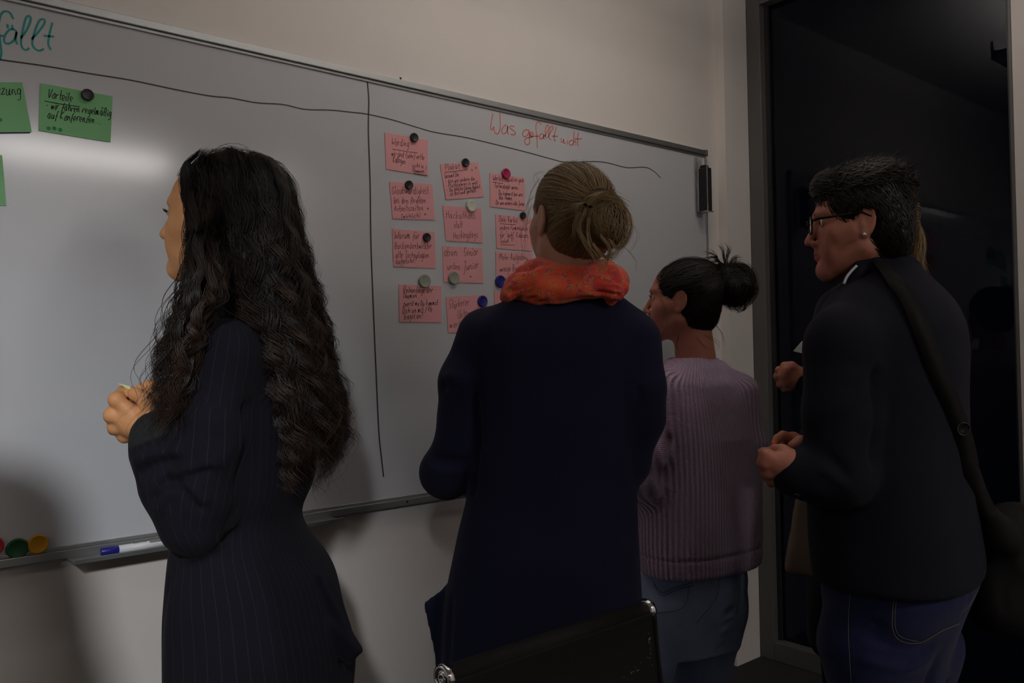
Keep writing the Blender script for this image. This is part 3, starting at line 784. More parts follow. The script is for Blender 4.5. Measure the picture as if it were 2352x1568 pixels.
card('green card headed Vorteile with a black magnet and three green dots', [(93,191),(259,221),(254,327),(89,300)], M['green_card'],
     [('Vorteile', .10, .27, .45, .27, .095), ('- wir fahren regelmäßig', .08, .50, .99, .44, .085), ('auf Konferenzen ...', .11, .70, .86, .64, .09)],
     M['ink'], g1, dots=[(111.6,294.6),(125,294.6),(138.4,298)], rules=[((.06,.36),(.54,.35))], w=.0016, dot_r=.0042)
card('lower green card cut off by the left photo edge', [(-130,350),(5,356),(14,472),(-130,468)], M['green_card'], [], M['ink'], g1)
card('pink card headed Wording under a black magnet, top of the first column', [(884,304),(983,322),(983,404),(887,388)], M['pink_card'],
     [('Wording', .14, .31, .56, .27, .10), ('wir sind (sehr) nette', .13, .61, .92, .56, .08), ('Kollegen', .16, .77, .46, .77, .08), ('nicht in', .62, .83, .90, .80, .06), ('Klammern', .62, .96, .90, .94, .06), ('!', .93, .92, .99, .9, .08)],
     M['ink_brown'], g2, rules=[((.15,.42),(.75,.41)), ((.64,.99),(.98,.98))], w=.0013)
card('pink card about Glaubwürdigkeit with a black magnet and two green dots', [(895,417),(993,423),(999,505),(902,502)], M['pink_card'],
     [('Glaubwürdigkeit', .03, .32, .90, .27, .10), ('bei den flexiblen', .06, .58, .82, .53, .085), ('Arbeitszeiten', .05, .80, .74, .74, .085), ('(wirklich)', .20, .98, .66, .93, .06)],
     M['ink_brown'], g2, dots=[(983,479),(976.5,492)], w=.0013, dot_r=.0030)
card('pink card asking Warum für Backendentwickler, black magnet at its upper right', [(901,525),(998.5,533),(1001.5,616),(904,612)], M['pink_card'],
     [('Warum für', .04, .26, .64, .20, .10), ('Backendentwickler', .04, .52, .92, .46, .09), ('alte Technologien', .05, .76, .84, .72, .09), ('aufgelistet?', .05, .93, .54, .86, .075)],
     M['ink_brown'], g2, w=.0013)
card('pink card headed Reihenfolge der Themen, lowest of the first column', [(916,652.7),(1013.7,656.8),(1014,740),(917.6,739)], M['pink_card'],
     [('Reihenfolge der', .10, .22, .80, .18, .08), ('Themen', .08, .38, .42, .34, .075), ('zuerst wo Du kommst', .09, .58, .92, .52, .075), ('Dich an mit / kb', .07, .78, .78, .70, .08), ('tragst an?', .10, .93, .55, .88, .075)],
     M['ink'], g2, w=.0014)
card('tilted pink card headed Plakat with two green dots and dense small writing', [(1011,376.6),(1098.4,373),(1111,451.8),(1024.5,458.4)], M['pink_card'],
     [('Plakat', .11, .17, .50, .15, .09), ('Gesamt Die', .06, .40, .44, .36, .06), ('- das uns andere die', .06, .54, .84, .50, .055), ('Plattformen is weil', .12, .66, .90, .62, .055), ('- Du fehlst, Deine Arbeit', .06, .78, .95, .74, .055), ('ist fest und gestellt', .12, .90, .82, .84, .055)],
     M['ink'], g2, rules=[((.08,.24),(.68,.19))], dots=[(1084,390.5),(1093,385.5)], w=.0013, dot_r=.0028)
card('pink card reading Hackathons statt Hackingdays under a white magnet', [(1017,471.4),(1105,479),(1109,557.7),(1024.5,552.6)], M['pink_card'],
     [('Hackathons', .06, .36, .84, .30, .10), ('statt', .24, .62, .48, .58, .10), ('Hackingdays', .20, .93, .88, .84, .10)], M['ink_brown'], g2, w=.0013)
card('pink card reading oben Senior unten Junior with one green dot', [(1016.4,565),(1107,570),(1110.5,649.8),(1019.5,647.7)], M['pink_card'],
     [('oben', .02, .26, .38, .24, .12), ('Senior', .52, .24, .90, .20, .12), ('unten', .10, .64, .42, .62, .10), ('Junior', .50, .64, .90, .58, .12)], M['ink_brown'], g2, dots=[(1081,635)], w=.0013, dot_r=.0030)
card('pink card reading Stärkerer Unterschied, partly behind the navy shoulder', [(1024,681.5),(1118,677),(1124,758),(1029.8,764)], M['pink_card'],
     [('Stärkerer', .06, .34, .55, .26, .12), ('Unterschied', .24, .62, .90, .54, .12), ('wording', .04, .86, .5, .80, .09)], M['ink_brown'], g2, w=.0013)
card('pink card under the magenta magnet, top of the third column', [(1125,397),(1205,409),(1206.6,483.8),(1126,474)], M['pink_card'],
     [('Wertet', .08, .20, .36, .20, .08), ('Sucht es gute', .46, .19, .98, .12, .07), ('Technologie wenn', .12, .42, .80, .38, .075), ('Du kommst bei uns', .24, .62, .94, .57, .07), ('den Thema', .24, .76, .62, .73, .075), ('Dir uns anders alle Jungs', .16, .92, .98, .84, .06)],
     M['ink'], g2, rules=[((.07,.26),(.37,.26))], w=.0013)
card('pink card headed Dein Vorteil under a small black magnet beside the blond head', [(1137.6,492),(1220,502),(1221,576.4),(1141,570)], M['pink_card'],
     [('Dein Vorteil', .10, .20, .62, .18, .085), ('andere Firmenkunde', .10, .44, .90, .38, .075), ('für "geht" Kollegen', .10, .66, .92, .60, .085), ('keine ??', .12, .84, .48, .80, .075)],
     M['ink_brown'], g2, rules=[((.12,.26),(.56,.24)), ((.12,.88),(.5,.86))], w=.0013)
card('pink card reading Mehr Aufgaben, partly behind the red scarf', [(1138,577),(1223,581),(1226,662),(1140,660)], M['pink_card'],
     [('Mehr Aufgaben', .10, .24, .86, .20, .09), ('wenige Bewerber', .10, .56, .86, .50, .09), ('von', .12, .82, .36, .80, .08)], M['ink_brown'], g2, dots=[(1211,596),(1212,603)], w=.0013, dot_r=.003)
card('pink card mostly hidden behind the scarf, below the blue magnet', [(1135,667.5),(1220,672),(1222,750),(1138,745)], M['pink_card'], [], M['ink_brown'], g2)

MC = {k: mat('magnet_'+k, c, .45) for k, c in dict(black=(.012,.012,.013), magenta=(.42,.01,.09), white=(.62,.64,.52), grey=(.30,.34,.27), blue=(.012,.012,.20), green=(.01,.075,.025), yellow=(.58,.27,.01), red=(.5,.02,.03)).items()}
def magnet(px, py, d, col, label, group):
    c = W(px, py, BY-.0045); r = d/2*abs(c[1]*0+1)
    z = ((c-CAM)@_f)/F; r = d/2*z
    base = np.array([c[0], BY-.0025, c[2]])
    prof = [(.0001, 0), (r*.96, 0), (r, .0012), (r, .0048), (r*.95, .0066), (r*.86, .0072), (r*.80, .0066), (r*.1, .0064), (.0001, .0064)]
    tag(MB().lathe(base, (0, -1, 0), prof, 30).build('magnet', MC[col], None, True), label, 'magnet', group)
mg = 'round magnets holding the cards'
magnet(201, 218, 27, 'black', 'round black magnet on the green card headed Vorteile', mg)
magnet(951, 316, 21, 'black', 'round black magnet on the pink card headed Wording', mg)
magnet(939, 425, 21, 'black', 'round black magnet on the pink Glaubwürdigkeit card', mg)
magnet(980, 545, 20.5, 'black', 'round black magnet on the pink Backendentwickler card', mg)
magnet(1069, 373.5, 19.5, 'black', 'round black magnet on the tilted pink card headed Plakat', mg)
magnet(1162, 399, 24.5, 'magenta', 'round magenta magnet at the top of the third card column', mg)
magnet(1082, 473, 27, 'white', 'round off-white magnet above the word Hackathons', mg)
magnet(975, 645.5, 31, 'grey', 'grey-green magnet above the pink card headed Reihenfolge', mg)
magnet(1042, 638, 30, 'grey', 'grey-green magnet under the word unten on a pink card', mg)
magnet(1108, 692, 27, 'blue', 'dark blue magnet beside the word Stärkerer near the navy shoulder', mg)
magnet(1149, 646, 28, 'blue', 'dark blue magnet touching the red scarf', mg)
magnet(1201, 495, 16.5, 'black', 'small black magnet beside the blond ear', mg)
mg2 = 'spare magnets at the bottom left of the whiteboard'
magnet(40, 1259, 46, 'green', 'large dark green magnet on the lower board edge', mg2)
magnet(87, 1249, 44, 'yellow', 'large yellow magnet on the lower board edge', mg2)
magnet(-16, 1254, 44, 'red', 'large red magnet cut off by the left photo edge', mg2)

# whiteboard pen in the tray
pa = W(231, 1262, -.058); pz = ZB+.0105
t = thing('whiteboard_marker', 'white marker pen with dark blue cap lying in the pen tray', 'marker pen', (pa[0], -.058, pz))
pen = lambda x, prof, nm, m_, par: MB().lathe((pa[0]+x, -.058, pz), (1, 0, 0), prof, 22).build(nm, m_, par, True)
pen(0, [(.0001, 0), (.0078, .0), (.0086, .0012), (.0088, .034), (.0085, .0352), (.0001, .0352)], 'cap', mat('blue_cap', (.012,.012,.20), .35), t)
pen(.0352, [(.0001, 0), (.0080, 0), (.0080, .098), (.0060, .101), (.0001, .101)], 'barrel', mat('white_barrel', (.72,.72,.74), .4), t)
bm_ = MB()
for i, (a, b) in enumerate([(.030,.033),(.0335,.035),(.0355,.040),(.041,.0425),(.043,.044),(.0455,.048),(.050,.052),(.053,.057)]):
    th = 1.0
    cy, cz = -.058-.0082*math.cos(th), pz+.0082*math.sin(th)
    bm_.quadbox((pa[0]+.0352+a, cy, cz-.003), (pa[0]+.0352+b, cy, cz-.003), (pa[0]+.0352+b, cy+.0022, cz+.0012), (pa[0]+.0352+a, cy+.0022, cz+.0012), (0, -.0002, .0002))
for i in range(3):
    cy, cz = -.0655+.0010*i, pz+.0052+.0016*i*.8
    bm_.quadbox((pa[0]+.098, cy, cz), (pa[0]+.128, cy, cz), (pa[0]+.128, cy+.0003, cz+.0005), (pa[0]+.098, cy+.0003, cz+.0005), (0, -.0003, .0003))
bm_.build('printed_label', M['ink'], t)

# eraser in its clear holder on the board's right edge
c0 = W(1601, 372, -.03); c1_ = W(1637, 488, -.07)
xa, xb_, zt_, zb_ = c0[0], c1_[0], c0[2], float(W(1620, 488, -.05)[2])
h_ = thing('eraser_holder', 'clear plastic holder on the right end of the whiteboard', 'holder', (xa, -.03, zb_))
MB().box(xa, xb_, -.028, -.0225, zb_, zt_+.02).build('back_plate', M['clear'], h_, False, .001)
MB().box(xa, xb_, -.075, -.028, zb_, zb_+.004).build('bottom_plate', M['clear'], h_, False, .001)
for yy in (-.075, -.033): MB().box(xa, xa+.0025, yy, yy+.003, zb_+.004, zt_).build('side_post', M['clear'], h_)
e_ = MB().box(xa+.008, xb_-.001, -.070, -.0285, zb_+.0045, zb_+.0045+.165)
e_.box(xb_-.028, xb_-.004, -.060, -.035, zb_+.1695, zb_+.181)
tag(e_.build('board_eraser', M['black'], None, False, .003), 'black felt eraser standing in the clear holder', 'eraser')

# ------------------------------------------------------------------ people
def trouser(F_, hipL, kneeL, footL, r0, r1, r2, k=.03):
    F_.cap(hipL, kneeL, r0, r1, k); F_.cap(kneeL, footL, r1, r2, k)
def legs_and_shoes(parent, T, mat_leg, z_hip, name='trousers', r=(.088, .062, .050), spread=.085, mesh=None, step=0.):
    """plain legs below the frame, standing on the floor"""
    c = np.array([np.interp(z_hip, T.z, T.cx), np.interp(z_hip, T.z, T.cy), 0]); F_ = Field(.0085)
    for s_ in (-1, 1):
        hip = c+T.axis*spread*s_+np.array([0, 0, z_hip]); kn = c+T.axis*(spread+.005)*s_+T.front*(.02+step*s_)+np.array([0, 0, .50]); an = c+T.axis*(spread+.01)*s_+T.front*(-.01+step*1.4*s_)+np.array([0, 0, .085])
        F_.cap(hip, kn, r[0], r[1], .02); F_.cap(kn, an, r[1], r[2], .02)
    V, Q = F_.mesh(); o = mesh_obj(name, V, Q, mat_leg, parent)
    for s_ in (-1, 1):
        an = c+T.axis*(spread+.01)*s_+T.front*(-.01+step*1.4*s_)
        G = Field(.006); G.ell(an-T.front*.03+np.array([0, 0, .045]), (.034, .050, .044), np.array([T.axis, T.front, [0, 0, 1.]]), .02)
        G.cap(an-T.front*.035+np.array([0, 0, .031]), an+T.front*.12+np.array([0, 0, .027]), .031, .026, .03)
        V, Q = G.mesh(); V[:, 2] = np.maximum(V[:, 2], 0.0005); mesh_obj('shoe', V, Q, M['shoe'], parent)
    return o
def trunk_skin(T, z0, z1, shrink=.80):
    """body under the clothes"""
    F_ = Field(.014); z = np.linspace(z0, z1, 8); pts = [np.array([np.interp(q, T.z, T.cx), np.interp(q, T.z, T.cy), q]) for q in z]
    for i in range(len(z)-1):
        for s_ in (-.45, 0, .45):
            a = pts[i]+T.axis*s_*np.interp(z[i], T.z, T.A)*shrink; b = pts[i+1]+T.axis*s_*np.interp(z[i+1], T.z, T.A)*shrink
            F_.cap(a, b, .5*shrink*np.interp(z[i], T.z, T.B), .5*shrink*np.interp(z[i+1], T.z, T.B), .04)
    return F_.mesh()

# ================= woman in the pinstripe suit
Z1 = 1.56
w1 = thing('person', 'woman with long dark curly hair and navy pinstripe suit, holding a yellow paper slip', 'person', tuple(P(560, 900, Z1)[:2])+(0,))
H1 = Head(494, 509, Z1, 7, 2, .95)
T1 = Tower([(738, 520, 600, .8), (752, 500, 650), (785, 460, 690), (850, 425, 715), (950, 415, 728), (1050, 412, 728), (1120, 412, 722), (1190, 402, 690), (1235, 386, 708), (1300, 374, 752),
            (1340, 373, 770), (1400, 372, 785), (1480, 371, 806), (1560, 370, 816), (1650, 372, 812), (1760, 385, 800), (1860, 395, 790)], Z1, 20, .66, 2.3)
ZA = 1.415
S1, E1, W1_ = P(512, 822, ZA+.03), P(455, 1208, ZA), P(372, 1020, ZA-.005)
f = Field(.0058); f.tower(T1, .03)
f.chain([P(545, 800, ZA+.09), S1], [.060, .062], .03)
f.chain([S1, P(480, 1000, ZA), P(462, 1140, ZA)], [.060, .062, .058], .022)
f.chain([P(462, 1140, ZA), P(452, 1212, ZA)], [.056, .049], .02)
f.chain([P(440, 1205, ZA), P(395, 1110, ZA-.005), P(372, 1040, ZA-.005), P(366, 1003, ZA-.005)], [.050, .050, .047, .0465], .02)
f.chain([P(560, 800, 1.70), P(480, 930, 1.74), P(430, 960, 1.66)], [.058, .052, .045], .02)       # far sleeve
f.tri(P(740, 1320, Z1-.02), P(826, 1492, Z1-.03), P(770, 1500, Z1), .006, .012)                    # flared hem of the jacket
f.tri(P(760, 1430, Z1-.02), P(826, 1492, Z1-.03), P(798, 1530, Z1-.01), .006, .012)
V, Q = f.mesh()
pc = lambda lst, Z: [P(x, y, Z) for x, y in lst]
zf = ZA-.058
V = folds(V, Q, [(pc([(318,1092),(350,1070),(400,1060)], zf), .010, -0.0116), (pc([(305,1062),(345,1042),(400,1036)], zf), .012, 0.0087),
                 (pc([(352,1150),(375,1115),(430,1095),(480,1080)], zf), .008, -0.0130), (pc([(385,1095),(430,1130),(458,1165)], zf), .008, -0.0116),
                 (pc([(362,1165),(385,1130),(430,1112),(462,1150)], zf), .012, 0.0087), (pc([(410,1085),(480,1070),(540,1060)], zf), .014, 0.0087),
                 (pc([(400,980),(450,1000),(540,1010)], zf), .02, -0.0072), (pc([(562,940),(552,1040),(515,1180),(480,1260)], ZA), .014, -0.0116),
                 (pc([(520,1205),(600,1185),(690,1178)], Z1-.13), .014, 0.0087), (pc([(500,1240),(600,1225),(700,1222)], Z1-.13), .012, -0.0087),
                 (pc([(400,1330),(392,1450),(390,1568)], Z1-.13), .012, -0.0072), (pc([(590,1300),(620,1450),(640,1600)], Z1-.13), .03, 0.0101),
                 (pc([(480,1300),(470,1450),(465,1600)], Z1-.13), .03, 0.0072), (pc([(700,1260),(745,1420),(760,1560)], Z1-.12), .018, -0.0087)], .0018, 7, 3)
ref = -FH*.2+RH
su, sv = blend_uv(V, T1, [(S1, P(462,1140,ZA), .062, RH), (P(440,1205,ZA), P(366,1003,ZA-.005), .050, RH)])
# turned-back cuff with grey lining at the end of the sleeve
d_ = P(352, 990, ZA-.005)-P(372, 1040, ZA-.005); d_ /= np.linalg.norm(d_)
cb = P(366, 1006, ZA-.005); tt_ = (V-cb)@d_; rr_ = np.linalg.norm(V-cb-tt_[:, None]*d_, axis=1)
cuff = np.clip((tt_+.001)/.004, 0, 1)*(rr_ < .064)
suit = mesh_obj('pinstripe_suit', V, Q, M['pinstripe'], w1, True, {'su': su, 'sv': sv, 'cuff': cuff})
# hands
ZH = 1.405
wr1 = P(345, 985, ZH+.005)
mc = [P(268, 918, ZH-.004), P(257, 953, ZH), P(266, 980, ZH+.012), P(287, 1000, ZH+.026)]
fg = [[P(283, 900, ZH+.034), P(306, 912, ZH+.036), P(318, 920, ZH+.022)],
      [P(254, 957, ZH+.046), P(285, 950, ZH+.056), P(306, 944, ZH+.040)],
      [P(262, 985, ZH+.056), P(292, 975, ZH+.062), P(310, 965, ZH+.048)],
      [P(284, 1002, ZH+.058), P(308, 992, ZH+.062), P(322, 982, ZH+.050)]]
th = [P(345, 950, ZH+.006), P(333, 918, ZH+.000), P(312, 905, ZH+.014), P(300, 898, ZH+.028)]
h1 = hand_mesh(wr1, mc, fg, th, r=.0105, fore=P(372, 1030, ZH+.008), palm_t=.0125)
ZG = 1.47
wr2 = P(420, 935, ZG+.03)
mc2 = [P(372, 893, ZG), P(372, 912, ZG+.02), P(376, 930, ZG+.035), P(384, 945, ZG+.045)]
fg2 = [[P(346, 884, ZG-.01), P(326, 891, ZG-.012), P(314, 901, ZG-.016)], [P(340, 908, ZG+.01), P(330, 925, ZG), P(336, 935, ZG-.01)],
       [P(342, 928, ZG+.03), P(334, 942, ZG+.02), P(342, 950, ZG+.01)], [P(352, 945, ZG+.045), P(344, 955, ZG+.035), P(350, 962, ZG+.025)]]
th2 = [P(400, 905, ZG-.01), P(370, 905, ZG-.03), P(346, 906, ZG-.035), P(328, 905, ZG-.03)]
h2 = hand_mesh(wr2, mc2, fg2, th2, r=.0095, fore=P(450, 950, ZG+.08))
nk1 = P(560, 740, Z1+.01)
body = skin_object('body', H1, w1, M['skin'], [h1, h2, trunk_skin(T1, P(500, 1500, Z1)[2], P(500, 800, Z1)[2])], nk1)
eyes(H1, w1)
leg = legs_and_shoes(w1, T1, M['dark_cloth'], .78, 'tights', (.075, .052, .034), .075)
# eyebrow and lashes
def hair_tufts(name, H, starts, ends, n, r, mat_, parent, curve=.004, jit=.002, seed=2):
    rr = np.random.RandomState(seed); t = rr.rand(n)[:, None]
    jit = jit*.45
    a = np.array(starts[0])*(1-t)+np.array(starts[1])*t+rr.normal(size=(n, 3))*jit*.5; b = np.array(ends[0])*(1-t)+np.array(ends[1])*t+rr.normal(size=(n, 3))*jit
    K = 5; s_ = np.linspace(0, 1, K)[None, :, None]
    p = a[:, None]*(1-s_)+b[:, None]*s_+np.array([0, 0, -1.])*curve*np.sin(math.pi*s_)
    p = np.array([[H(*q) for q in row] for row in p])
    rad = np.repeat((r*(1-.8*s_[0, :, 0]))[None], n, 0)
    strands(name, p, rad, mat_, parent, np.full(n, .1))
for sx in (-1, 1):
    hair_tufts('eyebrow', H1, ((sx*.014, .0905, .031), (sx*.046, .0710, .032)), ((sx*.019, .0915, .036), (sx*.051, .0680, .034)), 110, .0007, M['hair_black'], w1, 0)
    hair_tufts('eyelashes', H1, ((sx*.021, .081, .0155), (sx*.041, .077, .0145)), ((sx*.020, .0905, .0200), (sx*.047, .0845, .0190)), 60, .0005, M['hair_black'], w1, .004, .0015)

# long curly hair: scalp cap, then locks that follow the outline
capf = Field(.005); R_ = H1.R
capf.ell(H1(0, -.028, .036), np.array([.084, .092, .090])*.95, R_, .02)
capf.ell(H1(0, -.055, -.03), np.array([.082, .062, .085])*.95, R_, .03)
for y, xc_, w_ in ((560, 575, 100), (640, 585, 100), (720, 610, 95), (800, 660, 66), (880, 685, 58), (950, 700, 42)):
    capf.ell(P(xc_, y, Z1-.02), (w_*MM(Z1), .075, .065), np.array([RH, FH, [0, 0, 1]]), .03)
V, Q = capf.mesh(); V = V+vnormals(V, Q)*(.003*wnoise(V*np.array([1, 1, .35]), 40, 8))[:, None]
CV1, CQ1 = V, Q
haircap = mesh_obj('hair', V, Q, M['hair_black_base'], w1, True, {'tint': np.clip(.15+.15*wnoise(V, 20, 3), 0, 1)})
def curly(rows, Z, dep, nclump, per, seed, y_end, amp, tip=.55, wl=.072, rs=.00050, spread=.0045, front_bias=0., K=46, phase=None):
    """locks along a column of (y, xl, xr) outlines; dep = (y, depth half thickness)"""
    rr = np.random.RandomState(seed); ys = np.array([q[0] for q in rows], float); xl = np.array([q[1] for q in rows], float); xr = np.array([q[2] for q in rows], float)
    out, rad, tin = [], [], []
    for c in range(nclump):
        th0 = rr.uniform(0, 2*math.pi); rad0 = math.sqrt(rr.uniform(.45, 1.0)); ph = rr.uniform(0, 6.28); ye = y_end[0]+(y_end[1]-y_end[0])*rr.beta(2, 1.4)
        am = amp*rr.uniform(.6, 1.5); wv = wl*rr.uniform(.75, 1.35); tc = np.clip(rr.normal(.35, .25), 0, 1); hand = rr.choice([-1, 1]); y0 = rows[0][0]+rr.uniform(0, 1)**2*160
        for k in range(per):
            th = th0+rr.normal()*.07; rd = min(1.04, rad0+rr.normal()*.04); p2 = ph+rr.normal()*.28
            yy = np.linspace(y0+rr.uniform(-4, 4), ye+rr.normal()*14, K)
            L = np.interp(yy, ys, xl); R = np.interp(yy, ys, xr); D = np.interp(yy, [q[0] for q in dep], [q[1] for q in dep])
            xm, hw = (L+R)/2, (R-L)/2
            c_ = np.array([P(a, b, Z) for a, b in zip(xm, yy)])
            s_ = (yy-yy[0])*MM(Z); g = np.clip((s_+.02)/.30, 0.08, 1)*1.0; g2 = g*(1-.15*g)
            wob = 2*math.pi*s_/wv+p2
            ex = hw*MM(Z)*rd*math.cos(th); ez = D*rd*math.sin(th)
            taper = np.linspace(0, 1, K)
            pt = c_+RH*(ex+am*g2*np.cos(wob)*1.0)[:, None]+FH*(ez+am*.8*g2*np.sin(wob)*hand)[:, None]+np.array([0, 0, 1.])*(am*.22*g2*np.sin(wob+ph))[:, None]
            pt += rr.normal(size=3)*.0014+(RH*rr.normal()*spread+FH*rr.normal()*spread)*(taper**2)[:, None]
            out.append(pt); rad.append(rs*rr.uniform(.7, 1.3)*(1-.75*taper**4)); tin.append(np.clip(tc*(.25+.9*taper)+rr.normal()*.08, 0, 1))
    return np.array(out), np.array(rad), np.array(tin)
rowsA = [(356,455,595),(372,430,640),(400,420,662),(450,424,684),(500,434,690),(560,440,704),(620,446,720),(700,458,738),(740,500,746),(790,560,756),(850,588,765),(900,600,782),(950,610,796),(1000,618,795),(1050,626,782),(1110,642,745)]
pA = curly(rowsA, Z1-.01, [(356,.05),(400,.085),(600,.095),(760,.10),(900,.085),(1100,.06)], 165, 22, 11, (960, 1125), .0115)
rowsB = [(372,425,520),(400,412,500),(450,420,505),(500,430,510),(560,434,515),(620,430,520),(680,420,515),(740,395,480),(800,372,452),(860,362,440),(920,352,430),(1000,345,405)]
pB = curly(rowsB, ZA-.055, [(372,.0),(450,.02),(640,.03),(1000,.035)], 42, 20, 12, (880, 1005), .0115)
# the locks start at the scalp: blend their upper part back onto the head's depth
def pull(p, y_top, y_bot, Zs):
    q = p[0]; z = q[:, :, 2]; zt, zb = P(450, y_top, Zs)[2], P(450, y_bot, Zs)[2]
    w = np.clip((zt-z)/(zt-zb), 0, 1); w = w*w*(3-2*w)
    d = (q-CAM)@_f; off = (Z1-.055-d)*(1-w)
    return (q+(q-CAM)/d[:, :, None]*off[:, :, None], p[1], p[2])
pB = pull(pB, 420, 700, Z1)
pC = curly([(356,455,595),(372,430,640),(400,415,662),(450,420,684),(500,430,692),(700,455,742),(740,480,750),(850,570,770),(950,600,806),(1050,610,800),(1130,630,740)], Z1-.01, [(356,.05),(400,.09),(600,.10),(900,.09),(1130,.06)], 60, 3, 13, (900, 1140), .016, wl=.095, rs=.00042, spread=.02)
pD = curly([(400,414,440),(500,434,450),(640,420,450),(740,372,440),(850,345,430),(930,335,410),(1010,322,400)], ZA-.06, [(372,.02),(640,.03),(1000,.04)], 26, 3, 14, (850, 1010), .013, wl=.085, rs=.00042, spread=.012)
pD = pull(pD, 420, 700, Z1)
pE = curly([(600,640,716),(700,690,742),(800,715,760),(880,730,778),(950,735,796),(1010,740,802),(1060,735,792),(1110,690,750)], Z1-.01, [(600,.05),(1110,.04)], 16, 7, 19, (1000, 1090), .021, wl=.085, rs=.00045, spread=.003)
pE = (pE[0], pE[1], np.clip(pE[2]+.2, 0, 1))
for nm, p in (('hair_locks', pE), ('hair_locks', pA), ('hair_locks', pB), ('loose_hair', pC), ('loose_hair', pD)): strands(nm, *p[:2], M['hair_black'], haircap, p[2])
dn = np.array([0, 0, -1.])
surface_hair('base_hair', CV1, CQ1, M['hair_black'], haircap, 2200, lambda p: dn+RH*.15, .09, .003, .0006, (.2, .2), 77, mask=CV1[:, 2] > P(500, 900, Z1)[2])
# combed-back hair over the crown
rr = np.random.RandomState(21); n = 1500
st = np.stack([rr.normal(0, .045, n), rr.uniform(.02, .085, n), rr.uniform(.06, .12, n)], 1); en = np.stack([st[:, 0]*1.6+rr.normal(0, .02, n), rr.uniform(-.12, -.08, n), rr.uniform(-.08, .02, n)], 1)
pp = slerp_paths(H1, st, en, (.087, .100, .098), 16, .006)+np.array([0, -.028, .034])
wv = np.sin(np.linspace(0, 14, 16)[None, :]+rr.uniform(0, 6, n)[:, None])*.0022; pp[:, :, 0] += wv
pp = H1.c+H1.s*np.einsum('nki,ij->nkj', pp, H1.R)
strands('crown_hair', pp, np.full((n, 16), .0007), M['hair_black'], haircap, np.clip(rr.normal(.25, .2, n), 0, 1))
n = 70
st = np.stack([rr.normal(0, .04, n), rr.uniform(.01, .085, n), rr.uniform(.09, .12, n)], 1); en = np.stack([st[:, 0]*1.4, rr.uniform(-.10, -.03, n), rr.uniform(.0, .06, n)], 1)
pp = slerp_paths(H1, st, en, (.088, .101, .100), 16, .010)+np.array([0, -.026, .034]); pp += np.cumsum(rr.normal(size=(n, 16, 3))*.0022, 1)
pp = H1.c+H1.s*np.einsum('nki,ij->nkj', pp, H1.R)
strands('flyaway_hair', pp, np.full((n, 16), .0003), M['hair_black'], haircap, np.full(n, .5))
# slip of paper between thumb and finger
sl = pc([(269,880),(283,882.5),(296.5,886.5),(307,897)], ZH+.012); sl2 = pc([(269.6,880.6),(281,887),(291,895),(300,903)], ZH+.018)
vv = []; ff = []
for i in range(4): vv += [sl[i], sl2[i], sl[i]+FH*.0006, sl2[i]+FH*.0006]
for i in range(3):
    a = 4*i; ff += [[a, a+1, a+5, a+4], [a+2, a+6, a+7, a+3], [a, a+4, a+6, a+2], [a+1, a+3, a+7, a+5]]
tag(mesh_obj('paper_slip', vv, ff, M['paper'], None, True), 'curled pale yellow paper slip between the curly-haired woman\'s fingers', 'paper slip')

# ================= woman in the navy knit with the orange-red scarf
Z2 = 1.75
w2 = thing('person', 'blond woman with a bun, red paisley scarf and long navy knit cardigan, seen from behind', 'person', tuple(P(1270, 900, Z2)[:2])+(0,))
H2 = Head(1306, 508, Z2, 62, 4, .95)
T2 = Tower([(664, 1225, 1390, .9), (676, 1185, 1420, .8), (692, 1140, 1450), (715, 1105, 1468), (750, 1075, 1485), (800, 1072, 1492), (900, 1084, 1478), (1000, 1086, 1470), (1130, 1074, 1462), (1200, 1056, 1466),
            (1300, 1034, 1470), (1360, 1024, 1474), (1440, 1016, 1478), (1540, 1012, 1482), (1680, 1012, 1486), (1800, 1020, 1484)], Z2, 78, .58, 2.4)
f = Field(.0062); f.tower(T2, .03)
f.chain([P(1115, 772, Z2), P(1080, 880, Z2-.005), P(1070, 960, Z2), P(1058, 1020, Z2), P(1022, 1085, Z2+.01)], [.062, .064, .058, .052, .052], .022)
f.chain([P(1022, 1085, Z2+.01), P(1080, 1050, Z2+.20), P(1150, 1000, Z2+.26)], [.052, .045, .038], .02)
f.chain([P(1452, 782, Z2), P(1464, 890, Z2), P(1466, 960, Z2+.01), P(1442, 1060, Z2+.03)], [.062, .058, .055, .045], .022)
f.chain([P(1442, 1060, Z2+.03), P(1380, 1020, Z2+.22)], [.045, .038], .02)
f.cap(P(1040, 1092, Z2+.01), P(1030, 1118, Z2+.02), .030, .022, .02)
f.tri(P(1032, 1352, Z2), P(982, 1388, Z2-.03), P(1010, 1530, Z2-.01), .007, .01); f.tri(P(1032, 1352, Z2), P(1030, 1532, Z2), P(1010, 1530, Z2-.01), .007, .01)
V, Q = f.mesh()
V = folds(V, Q, [(pc([(1000,893),(1030,880),(1075,905),(1095,935)], Z2-.05), .012, -.012), (pc([(1003,873),(1040,866),(1085,885)], Z2-.06), .014, .010),
                 (pc([(970,1040),(1010,1060),(1060,1058)], Z2-.05), .012, -.009), (pc([(965,1062),(1020,1085),(1080,1078)], Z2-.05), .014, .007),
                 (pc([(1090,890),(1096,1000),(1082,1130)], Z2-.07), .010, -.014), (pc([(1470,900),(1462,1000),(1462,1100)], Z2-.07), .010, -.012),
                 (pc([(1150,1300),(1250,1290),(1400,1340)], Z2-.12), .05, .006), (pc([(1030,1380),(1038,1540)], Z2-.08), .010, -.008)], .0022, 5, 9)
knitw = mesh_obj('navy_cardigan', V, Q, M['navy_knit'], w2)
b = MB(); pts = [P(x, y, Z2-.115+d) for x, y, d in ((1222,676,.04),(1250,675,.022),(1280,677,.016),(1310,682,.02),(1340,692,.04))]
